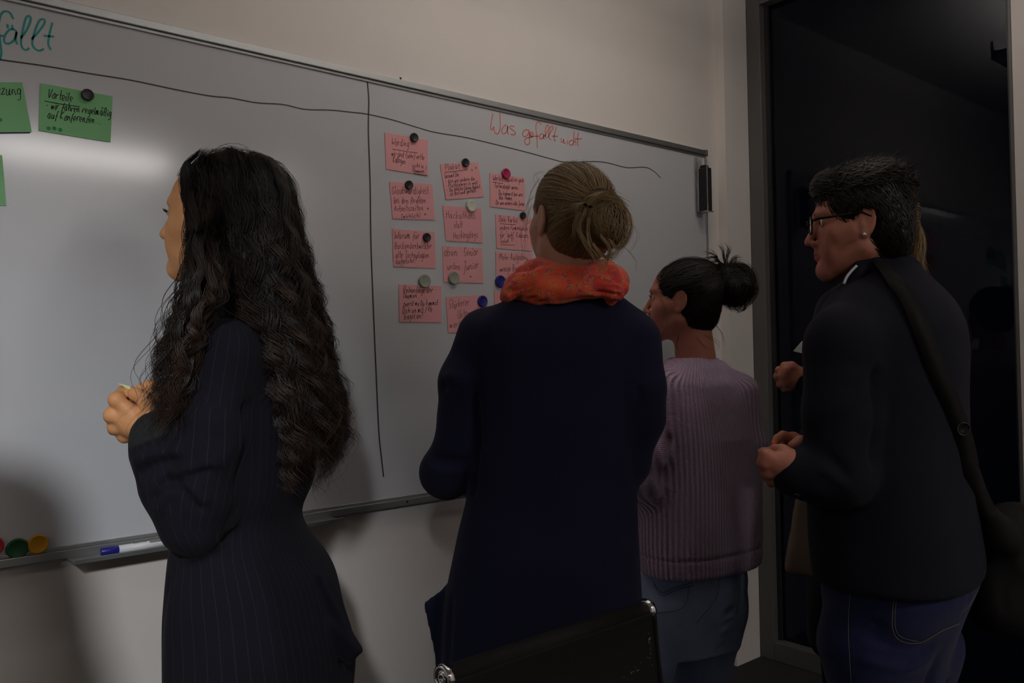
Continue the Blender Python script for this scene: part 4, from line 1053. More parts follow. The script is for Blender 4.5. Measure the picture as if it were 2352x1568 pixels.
b.tube(catmull(pts, 5), .0045, 8).build('blue_collar', M['blue_cloth'], w2, True)
# scarf: loops of cloth round the neck
def loop(cx, cy, rx, ry_px, rd, Z, tilt, tube, K=30, ph=0., sq=.0):
    """ring round the neck at (cx,cy): rx px sideways, rd metres in depth, sinking towards the camera by ry_px"""
    out, rs = [], []
    for t in np.linspace(0, 2*math.pi, K+1):
        x = cx+rx*math.cos(t); z = Z+rd*math.sin(t); y = cy-ry_px*math.sin(t)+tilt*math.cos(t)
        out.append(P(1176+(x-1176), y, z)); rs.append(tube*(1+.18*math.sin(2*t+ph)+.08*math.sin(5*t+ph)))
    return out, rs
f = Field(.0042)
for a in ((1300, 652, 112, 12, .098, Z2-.005, -6, .0270, 30, .3), (1294, 640, 96, 4, .085, Z2-.005, -14, .0230, 30, 2.0), (1300, 628, 78, -2, .075, Z2-.01, 8, .0190, 30, 1.0)):
    p_, r_ = loop(*a); f.chain(p_, r_, .006)
f.chain(pc([(1165,678),(1195,652),(1240,640),(1300,640),(1370,655),(1415,672)], Z2-.095), [.014, .020, .022, .020, .021, .018], .005)
f.chain(pc([(1400,690),(1418,660),(1405,630),(1370,612)], Z2-.06), [.014, .022, .020, .014], .006)
f.chain(pc([(1158,684),(1170,668),(1200,630),(1240,606)], Z2-.05), [.010, .016, .016, .012], .006)
V, Q = f.mesh()
lf = []
rr = np.random.RandomState(7)
for i in range(15):
    y0 = 612+i*5.6; a = rr.uniform(-8, 8)
    lf.append((pc([(1190+rr.uniform(-25,25), y0+26+a), (1260, y0+4), (1330, y0+rr.uniform(-4,6)), (1420, y0+18-a)], Z2-.11), .0046, -.0085 if i % 2 else .0050))
V = folds(V, Q, lf, .0018, 22, 4)
mesh_obj('scarf', V, Q, M['scarf'], w2)
wr_ = P(1160, 990, Z2+.29)
fr_ = [[wr_+RH*(.05+.02*i)+FH*.03+np.array([0, 0, -.02*i]), wr_+RH*(.07)+FH*.01+np.array([0, 0, -.02*i])] for i in range(4)]
h1 = hand_mesh(wr_, [wr_+RH*.03+FH*.05+np.array([0, 0, .01-.02*i]) for i in range(4)], fr_, [wr_+FH*.01, wr_+RH*.03+FH*.0+np.array([0,0,.03]), wr_+RH*.05+np.array([0,0,.03])], fore=P(1110, 1030, Z2+.25), h=.0022)
skin_object('body', H2, w2, M['skin_light'], [h1, trunk_skin(T2, P(1250, 1500, Z2)[2], P(1250, 720, Z2)[2])], P(1292, 680, Z2-.005))
eyes(H2, w2)
legs_and_shoes(w2, T2, M['dark_cloth'], .78, 'trousers', (.085, .058, .045), .085)
for sx in (-1, 1):
    hair_tufts('eyebrow', H2, ((sx*.014, .0905, .031), (sx*.046, .0710, .032)), ((sx*.019, .0915, .036), (sx*.051, .0680, .034)), 60, .0007, M['hair_blond'], w2, 0)
BASE = {M[k].name: M[k+'_base'] for k in ('hair_black', 'hair_blond', 'hair_dark', 'hair_brown', 'hair_fair')}; CAPS = {}; EARS = {}
def to_knot(H, kn):
    q = H(*kn); return lambda p: (q-p)/np.linalg.norm(q-p, axis=1, keepdims=True)
def scalp_cap(H, name, mat_, parent, grow=0., low=-.075, tintf=(.3, .2), h=.0034, noise_=.0012, extra=(), face=.055, clip=None):
    """hair mass lying on the skull, open over the face and the ears"""
    F_ = Field(h); s_ = H.s
    F_.ell(H(0, -.020, .036), np.array([.079+grow, .095+grow, .087+grow])*s_, H.R, .01)
    F_.ell(H(0, -.050, -.025), np.array([.070+grow, .058+grow, .070+grow*.5])*s_, H.R, .025)
    for e in extra: F_.ell(H(*e[0]), np.array(e[1])*s_, H.R, e[2] if len(e) > 2 else .01)
    F_.ell(H(0, .135, -.035), np.array([.14, face+.058, .098])*s_, H.R, .010, 's')                # face opening
    for sx in (-1, 1):
        F_.ell(H(sx*.092, -.008, -.002), np.array([.034, .026, .036])*s_, H.R, .005, 's')         # ears
        F_.ell(H(sx*.085, .045, -.055), np.array([.045, .052, .060])*s_, H.R, .010, 's')
    F_.ell(H(0, -.02, -.150), np.array([.12, .12, .062])*s_, H.R, .01, 's')
    V, Q = F_.mesh(); N = vnormals(V, Q); V = V+N*(noise_*wnoise(V, 45, 3))[:, None]
    o = mesh_obj(name, V, Q, BASE[mat_.name], parent, True, {'tint': np.clip(tintf[0]+tintf[1]*wnoise(V, 30, 5), 0, 1)})
    l_ = H.local(V); CAPS[o.name] = (V, Q); EARS[o.name] = np.linalg.norm(np.stack([(np.abs(l_[:, 0])-.078)*.6, l_[:, 1]+.004, l_[:, 2]], 1), axis=1) > .036; return o
cap2 = scalp_cap(H2, 'hair', M['hair_blond'], w2, .002, tintf=(.22, .15))
def combed(H, name, mat_, parent, n, knot, seed, r=.00055, grow=.004, tint=(.4, .25), K=18, lift=.004, wig=.0006, spreadk=.06):
    """hair drawn back from the hairline to a knot (local direction)"""
    rr = np.random.RandomState(seed); th = rr.uniform(0, 2*math.pi, n)
    # hairline directions: forehead, temples, behind the ears and nape
    kn = np.array(knot, float); base = []
    for t in th:
        x = math.sin(t)*.080; zf = math.cos(t)
        if zf > 0: q = (x, .066*zf+.004, .045+.040*zf)
        else: q = (x*.78, -.030+.022*zf-.015*abs(math.sin(t)), -.01+.10*zf*.8)
        base.append(q)
    base = np.array(base); ctr = np.array([0, -.020, .036])
    s0 = base-ctr+rr.normal(size=(n, 3))*.006; f0 = rr.uniform(0, .55, n)[:, None]; s0 = s0*(1-f0)+kn*f0
    e0 = kn+rr.normal(size=(n, 3))*np.array([.10, .02, .10])*spreadk
    pp = slerp_paths(H, s0, e0, (.079+grow, .095+grow, .087+grow), K, lift)+ctr
    low = np.clip((-.03-pp[:, :, 2])/.06, 0, 1); pp[:, :, 0] *= 1-.14*low
    pp += np.cumsum(rr.normal(size=(n, K, 3))*wig, 1)
    pp = H.c+H.s*np.einsum('nki,ij->nkj', pp, H.R)
    strands(name, pp, np.full((n, K), r), mat_, parent, np.clip(np.repeat(rr.normal(tint[0], tint[1], n)[:, None], K, 1)+np.linspace(-.1, .1, K), 0, 1))
def bun(c, R, name, mat_, parent, n, seed, axis, r=.0007, tint=(.4, .25), mess=.10, ell=(1, 1, 1), K=34):
    rr = np.random.RandomState(seed); axis = np.asarray(axis)/np.linalg.norm(axis); t1 = np.cross(axis, [0, 0, 1.]); t1 /= np.linalg.norm(t1); t2 = np.cross(axis, t1)
    out = []
    for i in range(n):
        ax_ = axis+rr.normal(size=3)*.30; ax_ /= np.linalg.norm(ax_); a = np.cross(ax_, [.3, .1, .9]); a /= np.linalg.norm(a); b_ = np.cross(ax_, a)
        a0 = rr.uniform(0, 6.28); span = rr.uniform(1.6, 5.0); t = np.linspace(a0, a0+span, K); rad = R*rr.uniform(.70, 1.03)*(1+mess*np.sin(t*1.3+rr.uniform(0, 6.28)))
        off = ax_*R*rr.uniform(-.45, .45)
        p = off+(a[None]*np.cos(t)[:, None]+b_[None]*np.sin(t)[:, None])*(rad*np.sqrt(max(.1, 1-(np.linalg.norm(off)/R)**2)))[:, None]
        out.append(c+p*np.array(ell))
    out = np.array(out); strands(name, out, np.full((n, K), r), mat_, parent, np.clip(np.repeat(rr.normal(*tint, n)[:, None], K, 1), 0, 1))
kd = np.array([.012, -.95, -.12])
surface_hair('lying_hair', *CAPS[cap2.name], M['hair_blond'], cap2, 7500, to_knot(H2, (.0, -.13, .022)), .060, .0020, .00034, (.32, .22), 71, mask=EARS[cap2.name])
combed(H2, 'combed_hair', M['hair_blond'], cap2, 3000, kd, 31, r=.00036, grow=.0035, tint=(.30, .22))
B2 = P(1384, 505, Z2-.125)
g = Field(.004); g.ell(B2, (.046, .040, .050), None, .01); g.ell(H2(.0, -.112, .02), (.03, .03, .035), None, .02); V, Q = g.mesh(); V += vnormals(V, Q)*(.003*wnoise(V, 38, 2))[:, None]
bunc = mesh_obj('bun', V, Q, M['hair_blond_base'], cap2, True, {'tint': np.clip(.2+.2*wnoise(V, 30, 2), 0, 1)})
def swirl(c, ax_):
    ax_ = np.asarray(ax_)/np.linalg.norm(ax_)
    def f(p):
        d = p-c; t = np.cross(ax_, d); return t/np.maximum(np.linalg.norm(t, axis=1, keepdims=True), 1e-6)+.25*np.sin(p*60)
    return f
surface_hair('wound_hair', V, Q, M['hair_blond'], bunc, 2600, swirl(B2+RH*.012+np.array([0, 0, .008]), FH-RH*.25), .075, .005, .00036, (.42, .25), 81, K=10, jit=.25)
bun(B2, .050, 'bun_strands', M['hair_blond'], bunc, 900, 5, FH*.9+RH*.2, r=.00042, tint=(.42, .25), ell=(1.05, .85, 1.1))
bun(B2+RH*.018+np.array([0, 0, -.015]), .040, 'bun_strands', M['hair_blond'], bunc, 260, 6, RH+FH*.3, r=.00042, tint=(.5, .25), mess=.25)
MB().tube(catmull(pc([(1328,466),(1345,470),(1362,478),(1372,492)], Z2-.165), 4), .0022, 6).build('hair_band', M['dark_cloth'], bunc, True)
def wisps(name, mat_, parent, lines, Z, seed, n=8, r=.0005, jit=5, dep=.01, tint=.5, K=26, taper=.9):
    """loose strands that follow drawn lines"""
    rr = np.random.RandomState(seed); out = []
    for ln in lines:
        Zl = Z
        if isinstance(ln, tuple) and isinstance(ln[0], (int, float)): Zl = ln[0]; ln = ln[1]
        c_ = catmull(ln, 8); tt = np.linspace(0, len(c_)-1, K)
        cx = np.interp(tt, range(len(c_)), c_[:, 0]); cy = np.interp(tt, range(len(c_)), c_[:, 1])
        for i in range(n):
            o1 = rr.normal(size=2)*jit*.4; o2 = rr.normal(size=2)*jit*1.6; s_ = np.linspace(0, 1, K)
            wig_ = np.cumsum(rr.normal(size=K))*.25
            x = cx+o1[0]+(o2[0])*s_**1.5+wig_; y = cy+o1[1]+(o2[1])*s_**1.5; z = Zl+rr.normal()*dep+rr.normal()*dep*s_
            out.append([P(a, b_, c) for a, b_, c in zip(x, y, z)])
    out = np.array(out); rd = r*(1-taper*np.linspace(0, 1, K)**3)[None].repeat(len(out), 0)
    strands(name, out, rd, mat_, parent, np.clip(np.random.RandomState(seed).normal(tint, .2, len(out)), 0, 1))
wisps('loose_strands', M['hair_blond'], bunc, [[(1350,470),(1380,455),(1420,462),(1438,490)], [(1345,480),(1330,520),(1345,560),(1375,600),(1392,640)], [(1352,500),(1350,540),(1358,575),(1372,612)],
    [(1380,540),(1400,570),(1392,600),(1380,612)], [(1400,550),(1418,570),(1432,560),(1445,530)], [(1430,470),(1448,500),(1446,540),(1420,580),(1400,590)],
    [(1330,490),(1322,520),(1330,548)], [(1362,560),(1388,590),(1408,588),(1414,570)], [(1338,468),(1322,472),(1315,490)], [(1350,465),(1400,445),(1440,470)]], Z2-.17, 3, 20, .00042, 5)
wisps('fine_strands', M['hair_blond'], cap2, [[(1250,395),(1228,402),(1232,420),(1240,415)], [(1240,410),(1222,440),(1212,480),(1205,520)], [(1222,470),(1210,500),(1205,560),(1204,600)], [(1228,500),(1200,520),(1196,560),(1200,590)],
    [(1430,560),(1455,590),(1462,610),(1458,630)], [(1440,500),(1465,540),(1440,585)], [(1232,520),(1215,540),(1212,580)], [(1225,450),(1212,470),(1218,500)]], Z2-.02, 4, 3, .00028, 4, tint=.6)

# ================= woman in the lilac sweater
Z3 = 2.32
w3 = thing('person', 'woman with a dark messy bun, lilac ribbed sweater and light blue jeans', 'person', tuple(P(1600, 900, Z3)[:2])+(0,))
H3 = Head(1564, 694, Z3, 20, 2, .93)
T3 = Tower([(822, 1545, 1645, .85), (836, 1522, 1670, .8), (852, 1500, 1688), (880, 1475, 1708), (930, 1462, 1728), (1000, 1460, 1742), (1100, 1462, 1749), (1200, 1462, 1752), (1260, 1464, 1752), (1290, 1466, 1751), (1300, 1468, 1749)], Z3, 55, .62, 2.5)
f = Field(.0042); f.tower(T3, .02)
f.chain([P(1510, 900, Z3-.10), P(1490, 1040, Z3-.13), P(1478, 1100, Z3-.13)], [.066, .062, .058], .02)
f.chain([P(1478, 1100, Z3-.13), P(1500, 1120, Z3-.11), P(1470, 1170, Z3-.02)], [.058, .048, .040], .02)
f.chain([P(1700, 900, Z3+.02), P(1712, 1020, Z3+.04), P(1690, 1100, Z3+.08)], [.050, .050, .045], .03)
f.chain([P(1690, 1100, Z3+.08), P(1560, 1080, Z3+.22)], [.045, .036], .03)
V, Q = f.mesh()
zs = P(1600, 1256, Z3)[2]
V = folds(V, Q, [(pc([(1535,1010),(1530,1080),(1526,1140),(1500,1200)], Z3-.17), .012, -.012), (pc([(1478,1190),(1510,1150),(1526,1120)], Z3-.17), .014, .008)], .0018, 6, 2)
N = vnormals(V, Q); su, sv = T3.uv(V)
ribs = np.cos(su*2*math.pi/.0105)*.0011
V = V+N*ribs[:, None]
hemz = (V[:, 2] < zs+.0)
V = V-N*(.004*np.exp(-((V[:, 2]-zs)/.004)**2))[:, None]
mesh_obj('lilac_sweater', V, Q, M['lilac_knit'], w3, True, {'su': su, 'sv': sv})
b = MB(); K = 40; ring = []
for t in np.linspace(0, 2*math.pi, K):
    ring.append(P(1597+62*math.cos(t), 838-9*math.sin(t)+3*math.cos(t), Z3+.070*math.sin(t)))
f = Field(.0035); f.chain(ring, [.0125]*K, .004); V, Q = f.mesh()
an = np.arctan2((V-np.mean(ring, 0))@FH, (V-np.mean(ring, 0))@RH)
mesh_obj('ribbed_collar', V, Q, M['lilac_knit'], w3, True, {'su': an*.075, 'sv': V[:, 2]})
wr_ = P(1575, 1075, Z3+.26)
h1 = hand_mesh(wr_, [wr_-RH*.06+np.array([0, 0, .03-.02*i]) for i in range(4)], [[wr_-RH*.08+FH*.03+np.array([0, 0, .03-.02*i]), wr_-RH*.06+FH*.04+np.array([0, 0, .03-.02*i])] for i in range(4)], [wr_-RH*.02+np.array([0, 0, .03]), wr_-RH*.05+np.array([0, 0, .045])], fore=P(1620, 1085, Z3+.2), h=.0024)
skin_object('body', H3, w3, M['skin_red'], [h1, trunk_skin(T3, P(1600, 1310, Z3)[2], P(1600, 900, Z3)[2])], P(1600, 850, Z3), neck_r=(.054, .062))
eyes(H3, w3)
for sx in (-1, 1):
    hair_tufts('eyebrow', H3, ((sx*.014, .0905, .031), (sx*.046, .0710, .032)), ((sx*.019, .0915, .036), (sx*.051, .0680, .034)), 90, .0009, M['hair_dark'], w3, 0)
    hair_tufts('eyelashes', H3, ((sx*.021, .081, .0155), (sx*.041, .077, .0145)), ((sx*.019, .093, .020), (sx*.050, .086, .019)), 40, .0005, M['hair_dark'], w3, .003)
cap3 = scalp_cap(H3, 'hair', M['hair_dark'], w3, .006, tintf=(.2, .15), extra=(((0, -.055, .045), (.082, .075, .082)),))
combed(H3, 'combed_hair', M['hair_dark'], cap3, 1500, np.array([0, -.86, .48]), 41, r=.0008, grow=.009, tint=(.2, .2), wig=.0009, spreadk=.4)
B3 = P(1690, 655, Z3-.02)
surface_hair('lying_hair', *CAPS[cap3.name], M['hair_dark'], cap3, 4200, to_knot(H3, (0, -.13, .07)), .05, .003, .0006, (.25, .2), 72, mask=EARS[cap3.name])
g = Field(.005); g.ell(B3, (.050, .046, .056), None, .01); g.ell(P(1655, 650, Z3-.01), (.045, .04, .05), None, .02); V, Q = g.mesh(); V += vnormals(V, Q)*(.005*wnoise(V, 26, 2))[:, None]
bun3 = mesh_obj('bun', V, Q, M['hair_dark_base'], cap3, True, {'tint': np.clip(.15+.1*wnoise(V, 30, 2), 0, 1)})
surface_hair('wound_hair', V, Q, M['hair_dark'], bun3, 2200, swirl(B3+RH*.01, FH+np.array([0, 0, .2])), .085, .007, .0006, (.25, .2), 82, K=10, jit=.35)
bun(B3, .060, 'bun_strands', M['hair_dark'], bun3, 300, 15, FH+RH*.2, r=.0009, tint=(.2, .2), mess=.16, ell=(.95, .9, 1.05))
wisps('bun_tufts', M['hair_dark'], bun3, [[(1668,625),(1664,600),(1660,575),(1652,562)], [(1670,625),(1668,595),(1672,575),(1664,562)], [(1672,622),(1680,600),(1690,590),(1702,588)], [(1680,622),(1700,612),(1728,616)], [(1690,630),(1712,622),(1730,622)],
    [(1660,612),(1640,592),(1622,594),(1616,604)], [(1655,606),(1640,584),(1618,578)], [(1700,690),(1712,706),(1695,714),(1680,700)], [(1700,680),(1722,690),(1716,706)], [(1676,620),(1686,604),(1684,590)], [(1665,612),(1645,600),(1625,612)]], Z3-.04, 6, 9, .0008, 3.5, tint=.2)
wisps('loose_strands', M['hair_dark'], cap3, [[(1515,680),(1525,710),(1530,740),(1518,770),(1522,790)], [(1600,775),(1622,800),(1640,812)], [(1560,770),(1555,795),(1562,812)],
    [(1620,770),(1650,790),(1655,812)], [(1518,650),(1512,640),(1520,625),(1530,618)], [(1640,740),(1660,770),(1664,800)]], Z3-.075, 7, 4, .0003, 4, tint=.3)
# jeans
J3 = Tower([(1296, 1474, 1712, .8), (1330, 1474, 1718, .8), (1380, 1470, 1716, .8), (1430, 1466, 1706, .8), (1480, 1464, 1694, .8)], Z3, 55, .75, 2.3)
f = Field(.0055); f.tower(J3, .03)
flr = lambda p: np.array([p[0], p[1], .06])
k1, k2 = P(1603, 1600, Z3+.03), P(1478, 1600, Z3-.08)
f.chain([P(1640, 1400, Z3+.02), P(1612, 1530, Z3+.02), k1, flr(P(1590, 1700, Z3+.06))], [.090, .078, .070, .052], .025)
f.chain([P(1515, 1400, Z3-.06), P(1478, 1530, Z3-.08), k2, flr(P(1480, 1700, Z3-.05))], [.085, .078, .068, .052], .025)
V, Q = f.mesh()
V = folds(V, Q, [(pc([(1690,1428),(1640,1440),(1580,1470)], Z3-.1), .010, -.006), (pc([(1688,1455),(1640,1460),(1600,1450)], Z3-.1), .008, -.005), (pc([(1700,1400),(1640,1415),(1590,1440),(1560,1490)], Z3-.1), .010, -.008),
                 (pc([(1680,1480),(1650,1490),(1620,1510)], Z3-.1), .010, -.005), (pc([(1560,1480),(1570,1530),(1600,1560)], Z3-.1), .012, -.005), (pc([(1690,1445),(1640,1450)], Z3-.1), .008, .004)], .002, 7, 8)
jeans3 = mesh_obj('jeans', V, Q, M['denim_light'], w3)
def surface_line(Vs, pts, Z, w, push=.0022):
    """a seam sewn on the cloth: drawn line dropped onto the nearest cloth point"""
    out = []
    for x, y in catmull(pts, 5):
        d = ray(x, y); d = d/np.linalg.norm(d); rel = Vs-CAM; t = rel@d; perp = np.linalg.norm(rel-t[:, None]*d, axis=1)
        c_ = np.where(perp < .012)[0]
        tt = t[c_].min() if len(c_) else (P(x, y, Z)-CAM)@d
        out.append(CAM+d*(tt-push))
    out = np.array(out)
    for _ in range(3): out[1:-1] = (out[:-2]+out[1:-1]*2+out[2:])/4
    return out
def seams(name, Vs, lines, Z, mat_, parent, w=.0011):
    for ln in lines: MB().tube(surface_line(Vs, ln, Z, w), w, 5).build(name, mat_, parent, True)
seams('stitching', V, [[(1583,1345),(1576,1385),(1555,1402),(1500,1408)], [(1500,1336),(1520,1362),(1545,1350),(1590,1338)], [(1502,1342),(1520,1369),(1547,1356),(1592,1344)], [(1650,1322),(1648,1370),(1600,1430)], [(1700,1320),(1698,1370),(1690,1410)]], Z3-.1, M['stitch_dark'], jeans3, .0009)
for s_ in (0, 1):
    an = flr(P((1590, 1480)[s_], 1700, Z3+(.06, -.05)[s_])); G = Field(.006)
    G.cap(an+np.array([0, 0, -.025]), an+T3.front*.15+np.array([0, 0, -.031]), .035, .028, .03); G.ell(an+np.array([0, 0, -.01]), (.04, .04, .045), None, .02); V, Q = G.mesh(); V[:, 2] = np.maximum(V[:, 2], .0005); mesh_obj('shoe', V, Q, M['shoe'], w3)

# ================= person with glasses and dark blazer
Z4 = 1.70
w4 = thing('person', 'person with short brown hair, glasses, pearl earring, dark navy blazer and dark jeans', 'person', tuple(P(2040, 900, Z4)[:2])+(0,))
H4 = Head(1968, 520, Z4, 15, -3, .90)
T4 = Tower([(592, 2000, 2085, .9), (610, 1972, 2110, .9), (635, 1950, 2140, .8), (665, 1915, 2172), (700, 1885, 2200), (750, 1860, 2222), (800, 1852, 2228), (900, 1845, 2228), (1000, 1845, 2228), (1100, 1848, 2242), (1200, 1856, 2256),
            (1280, 1862, 2265), (1302, 1863, 2266), (1314, 1866, 2264)], Z4, 38, .70, 2.4)
ZB4 = 1.545
f = Field(.0062); f.tower(T4, .03)
S4, E4 = P(1935, 790, ZB4+.02), P(1925, 1090, ZB4-.01)
f.chain([P(2010, 720, Z4-.04), S4], [.062, .068], .03)
f.chain([S4, P(1928, 950, ZB4), E4], [.068, .066, .060], .02)
f.chain([P(1935, 1085, ZB4-.01), P(1870, 1090, ZB4-.005), P(1828, 1086, ZB4)], [.056, .050, .046], .02)
f.chain([P(2110, 740, Z4+.16), P(1960, 900, Z4+.20), P(1880, 1010, Z4+.10)], [.05, .05, .042], .03)
# collar
f.chain(pc([(1952,650),(1975,612),(2010,592),(2060,590),(2100,610)], Z4-.02), [.010, .016, .018, .018, .014], .012)
V, Q = f.mesh()
zq = ZB4-.065
V = folds(V, Q, [(pc([(2010,860),(2008,960),(1998,1060),(1975,1120)], zq+.02), .012, -.014), (pc([(1850,1010),(1900,1040),(1940,1085)], zq), .010, -.007), (pc([(1862,1060),(1900,1085),(1950,1120)], zq), .010, .005),
                 (pc([(1940,830),(1990,845),(2015,860)], zq), .010, -.006), (pc([(1900,900),(1960,860),(2010,850)], zq), .014, .005), (pc([(1880,990),(1940,960),(1990,930)], zq), .014, -.004), (pc([(1860,1150),(1930,1165),(1990,1130)], Z4-.13), .018, -.008),
                 (pc([(2060,960),(2090,1080),(2110,1200),(2110,1330)], Z4-.15), .03, .007), (pc([(2020,1140),(2010,1240),(2015,1350)], Z4-.15), .018, -.007), (pc([(1990,640),(2020,615),(2060,612)], Z4-.1), .006, -.006),
                 (pc([(2130,1050),(2150,1150),(2180,1250)], Z4-.14), .03, -.005)], .002, 6, 6)
blz = mesh_obj('blazer', V, Q, M['blazer'], w4); VB = V
f = Field(.0045)
for t in np.linspace(0, 1, 5):                                   # turned-down collar standing off the shoulders
    f.chain(pc([(1948+4*t,668-26*t),(1975-6*t,634-26*t),(2015-10*t,612-24*t),(2065-8*t,608-22*t),(2112-20*t,636-30*t)], Z4-.055+.012*t), [.006, .007, .008, .008, .006], .006)
V2, Q2 = f.mesh(); mesh_obj('blazer_collar', V2, Q2, M['blazer'], blz)
for i, x in enumerate((1828, 1837, 1846)):
    MB().lathe(P(x, 1136+i*2, ZB4-.030), -FH+np.array([0, 0, -.9]), [(.0001, 0), (.0042, 0), (.0045, .001), (.0035, .002), (.0001, .0016)], 14).build('cuff_button', M['shoe'], blz, True)
MB().tube(catmull(pc([(1938,652),(1945,636),(1956,622),(1968,610)], Z4-.060), 4), .0027, 8).build('shirt_collar', M['white_cloth'], w4, True)
# near hand, closed; far hand behind it with an orange nail
ZH4 = 1.535
wr4 = P(1818, 1066, ZH4)
mc = [P(1762, 1046, ZH4-.004), P(1755, 1062, ZH4), P(1764, 1084, ZH4+.008), P(1778, 1099, ZH4+.018)]
fg = [[P(1753, 1040, ZH4+.036), P(1772, 1036, ZH4+.052), P(1786, 1040, ZH4+.046)], [P(1750, 1064, ZH4+.040), P(1768, 1062, ZH4+.056), P(1784, 1060, ZH4+.050)],
      [P(1760, 1092, ZH4+.044), P(1776, 1090, ZH4+.056), P(1790, 1086, ZH4+.050)], [P(1772, 1108, ZH4+.046), P(1788, 1104, ZH4+.056), P(1798, 1098, ZH4+.050)]]
th = [P(1812, 1050, ZH4+.004), P(1797, 1036, ZH4+.014), P(1780, 1032, ZH4+.028)]
h1 = hand_mesh(wr4, mc, fg, th, r=.0100, fore=P(1850, 1084, ZH4+.006))
ZG4 = 1.61
wr5 = P(1868, 1030, ZG4+.03)
mc = [P(1822, 1006, ZG4), P(1824, 1018, ZG4+.022), P(1828, 1032, ZG4+.036), P(1834, 1046, ZG4+.046)]
fg = [[P(1798, 1000, ZG4-.01), P(1786, 1007, ZG4-.014), P(1779, 1019, ZG4-.018)], [P(1800, 1018, ZG4+.012), P(1794, 1030, ZG4+.006), P(1800, 1040, ZG4)],
      [P(1806, 1034, ZG4+.03), P(1800, 1046, ZG4+.02), P(1806, 1054, ZG4+.01)], [P(1812, 1050, ZG4+.04), P(1808, 1060, ZG4+.03), P(1812, 1066, ZG4+.02)]]
th = [P(1858, 1012, ZG4-.01), P(1838, 1016, ZG4-.028), P(1822, 1024, ZG4-.036)]
h2 = hand_mesh(wr5, mc, fg, th, r=.0090, fore=P(1890, 1040, ZG4+.08))
b4 = skin_object('body', H4, w4, M['skin_red'], [h1, h2, trunk_skin(T4, P(2050, 1300, Z4)[2], P(2050, 760, Z4)[2])], P(2030, 650, Z4+.01), neck_r=(.058, .062))
G = Field(.0012); G.ell(P(1778.5, 1020, ZG4-.024), (.0052, .0045, .0068), None, .001); V, Q = G.mesh(); mesh_obj('finger_nail', V, Q, M['nail'], w4)['label'] = 'bright orange fingernail'
eyes(H4, w4)
for sx in (-1, 1):
    hair_tufts('eyebrow', H4, ((sx*.014, .0905, .031), (sx*.046, .0710, .032)), ((sx*.019, .0915, .036), (sx*.051, .0680, .034)), 90, .0008, M['hair_brown'], w4, 0)
cap4 = scalp_cap(H4, 'hair', M['hair_brown'], w4, .006, tintf=(.25, .15), extra=(((0, -.03, .085), (.080, .098, .062), .03), ((0, .045, .098), (.060, .045, .034), .02)), face=.05)
def short_hair(H, name, mat_, parent, n, seed, length, grow=.006, r=.0006, tint=(.3, .25)):
    rr = np.random.RandomState(seed); ctr = np.array([0, -.020, .036]); d = rr.normal(size=(n*3, 3)); d /= np.linalg.norm(d, axis=1, keepdims=True)
    rr_ = 1/np.sqrt(((d/np.array([.079+grow, .095+grow, .095+grow]))**2).sum(1)); p0 = d*rr_[:, None]*.97+ctr
    ok = (p0[:, 2] > .045+.25*np.maximum(0, p0[:, 1])) | ((p0[:, 1] < -.035) & (p0[:, 2] > -.075)); p0 = p0[ok][:n]; d = d[ok][:n]; n = len(p0)
    K = 9; t = np.linspace(0, 1, K)[None, :, None]
    top = np.clip((p0[:, 2]-.03)/.08, 0, 1)[:, None]; L = (length[0]+(length[1]-length[0])*top)*rr.uniform(.7, 1.2, (n, 1))
    back = np.array([0, -1., 0]); fwd = np.array([0, 1., .15]); down = np.array([0, -.25, -1.])
    flow = np.where(top > .5, back*.65+np.array([0, 0, .25])+np.where(p0[:, 1:2] > .035, fwd*1.1, 0), down*.9+back*.2); flow = flow+rr.normal(size=(n, 3))*.22
    p = p0[:, None]+(d[:, None]*.34*(1-t*.5)+flow[:, None]*t*.9)*t*L[:, None]
    p = H.c+H.s*np.einsum('nki,ij->nkj', p, H.R)
    strands(name, p, r*(1-.7*t[0, :, 0]**2)[None].repeat(n, 0), mat_, parent, np.clip(rr.normal(*tint, n), 0, 1))
short_hair(H4, 'short_hair', M['hair_brown'], cap4, 5200, 51, (.012, .040), .008)
def short_flow(H):
    def f(p):
        l = H.local(p); top = (l[:, 2:3] > .075)
        loc = np.where(top, np.array([[.15, -.5, .0]])+np.where(l[:, 1:2] > .045, np.array([[.25, .9, .2]]), 0), np.array([[0, -.55, -.8]]))
        return loc@H.R
    return f
surface_hair('lying_hair', *CAPS[cap4.name], M['hair_brown'], cap4, 6500, short_flow(H4), .034, .0045, .0006, (.3, .25), 73, mask=EARS[cap4.name], K=7, jit=.22)
# glasses
def specs(H, parent):
    g = thing('glasses', 'dark-rimmed glasses on the person in the dark blazer', 'glasses', tuple(H(0, .1, .01)))
    for sx in (-1, 1):
        ring = []
        for t in np.linspace(0, 2*math.pi, 29):
            x = .0255*math.copysign(abs(math.cos(t))**.8, math.cos(t)); z = .0185*math.copysign(abs(math.sin(t))**.8, math.sin(t)); ring.append(H(sx*.033+x, .1035-.10*abs(x+sx*.033)**1.4, .008+z))
        MB().tube(ring, .0017, 8).build('rim', M['strap'], g, True)
        MB().tube([H(sx*.059, .099, .016), H(sx*.073, .090, .017), H(sx*.079, .050, .018), H(sx*.081, -.002, .020), H(sx*.079, -.022, .008)], [.0024, .0028, .0022, .0018, .0016], 8).build('temple', M['strap'], g, True)
        vs = ring[:-1]; i = len(vs); mbl = MB(); mbl.v = [np.array(v) for v in vs]+[np.array(v)-H.R[1]*.0015 for v in vs]
        mbl.f = [list(range(i)), list(range(i, 2*i))[::-1]]+[[k, (k+1) % i, i+(k+1) % i, i+k] for k in range(i)]
        mbl.build('lens', M['clear'], g)
    MB().tube([H(-.0085, .104, .012), H(0, .107, .015), H(.0085, .104, .012)], .0016, 8).build('bridge', M['strap'], g, True)
specs(H4, w4)
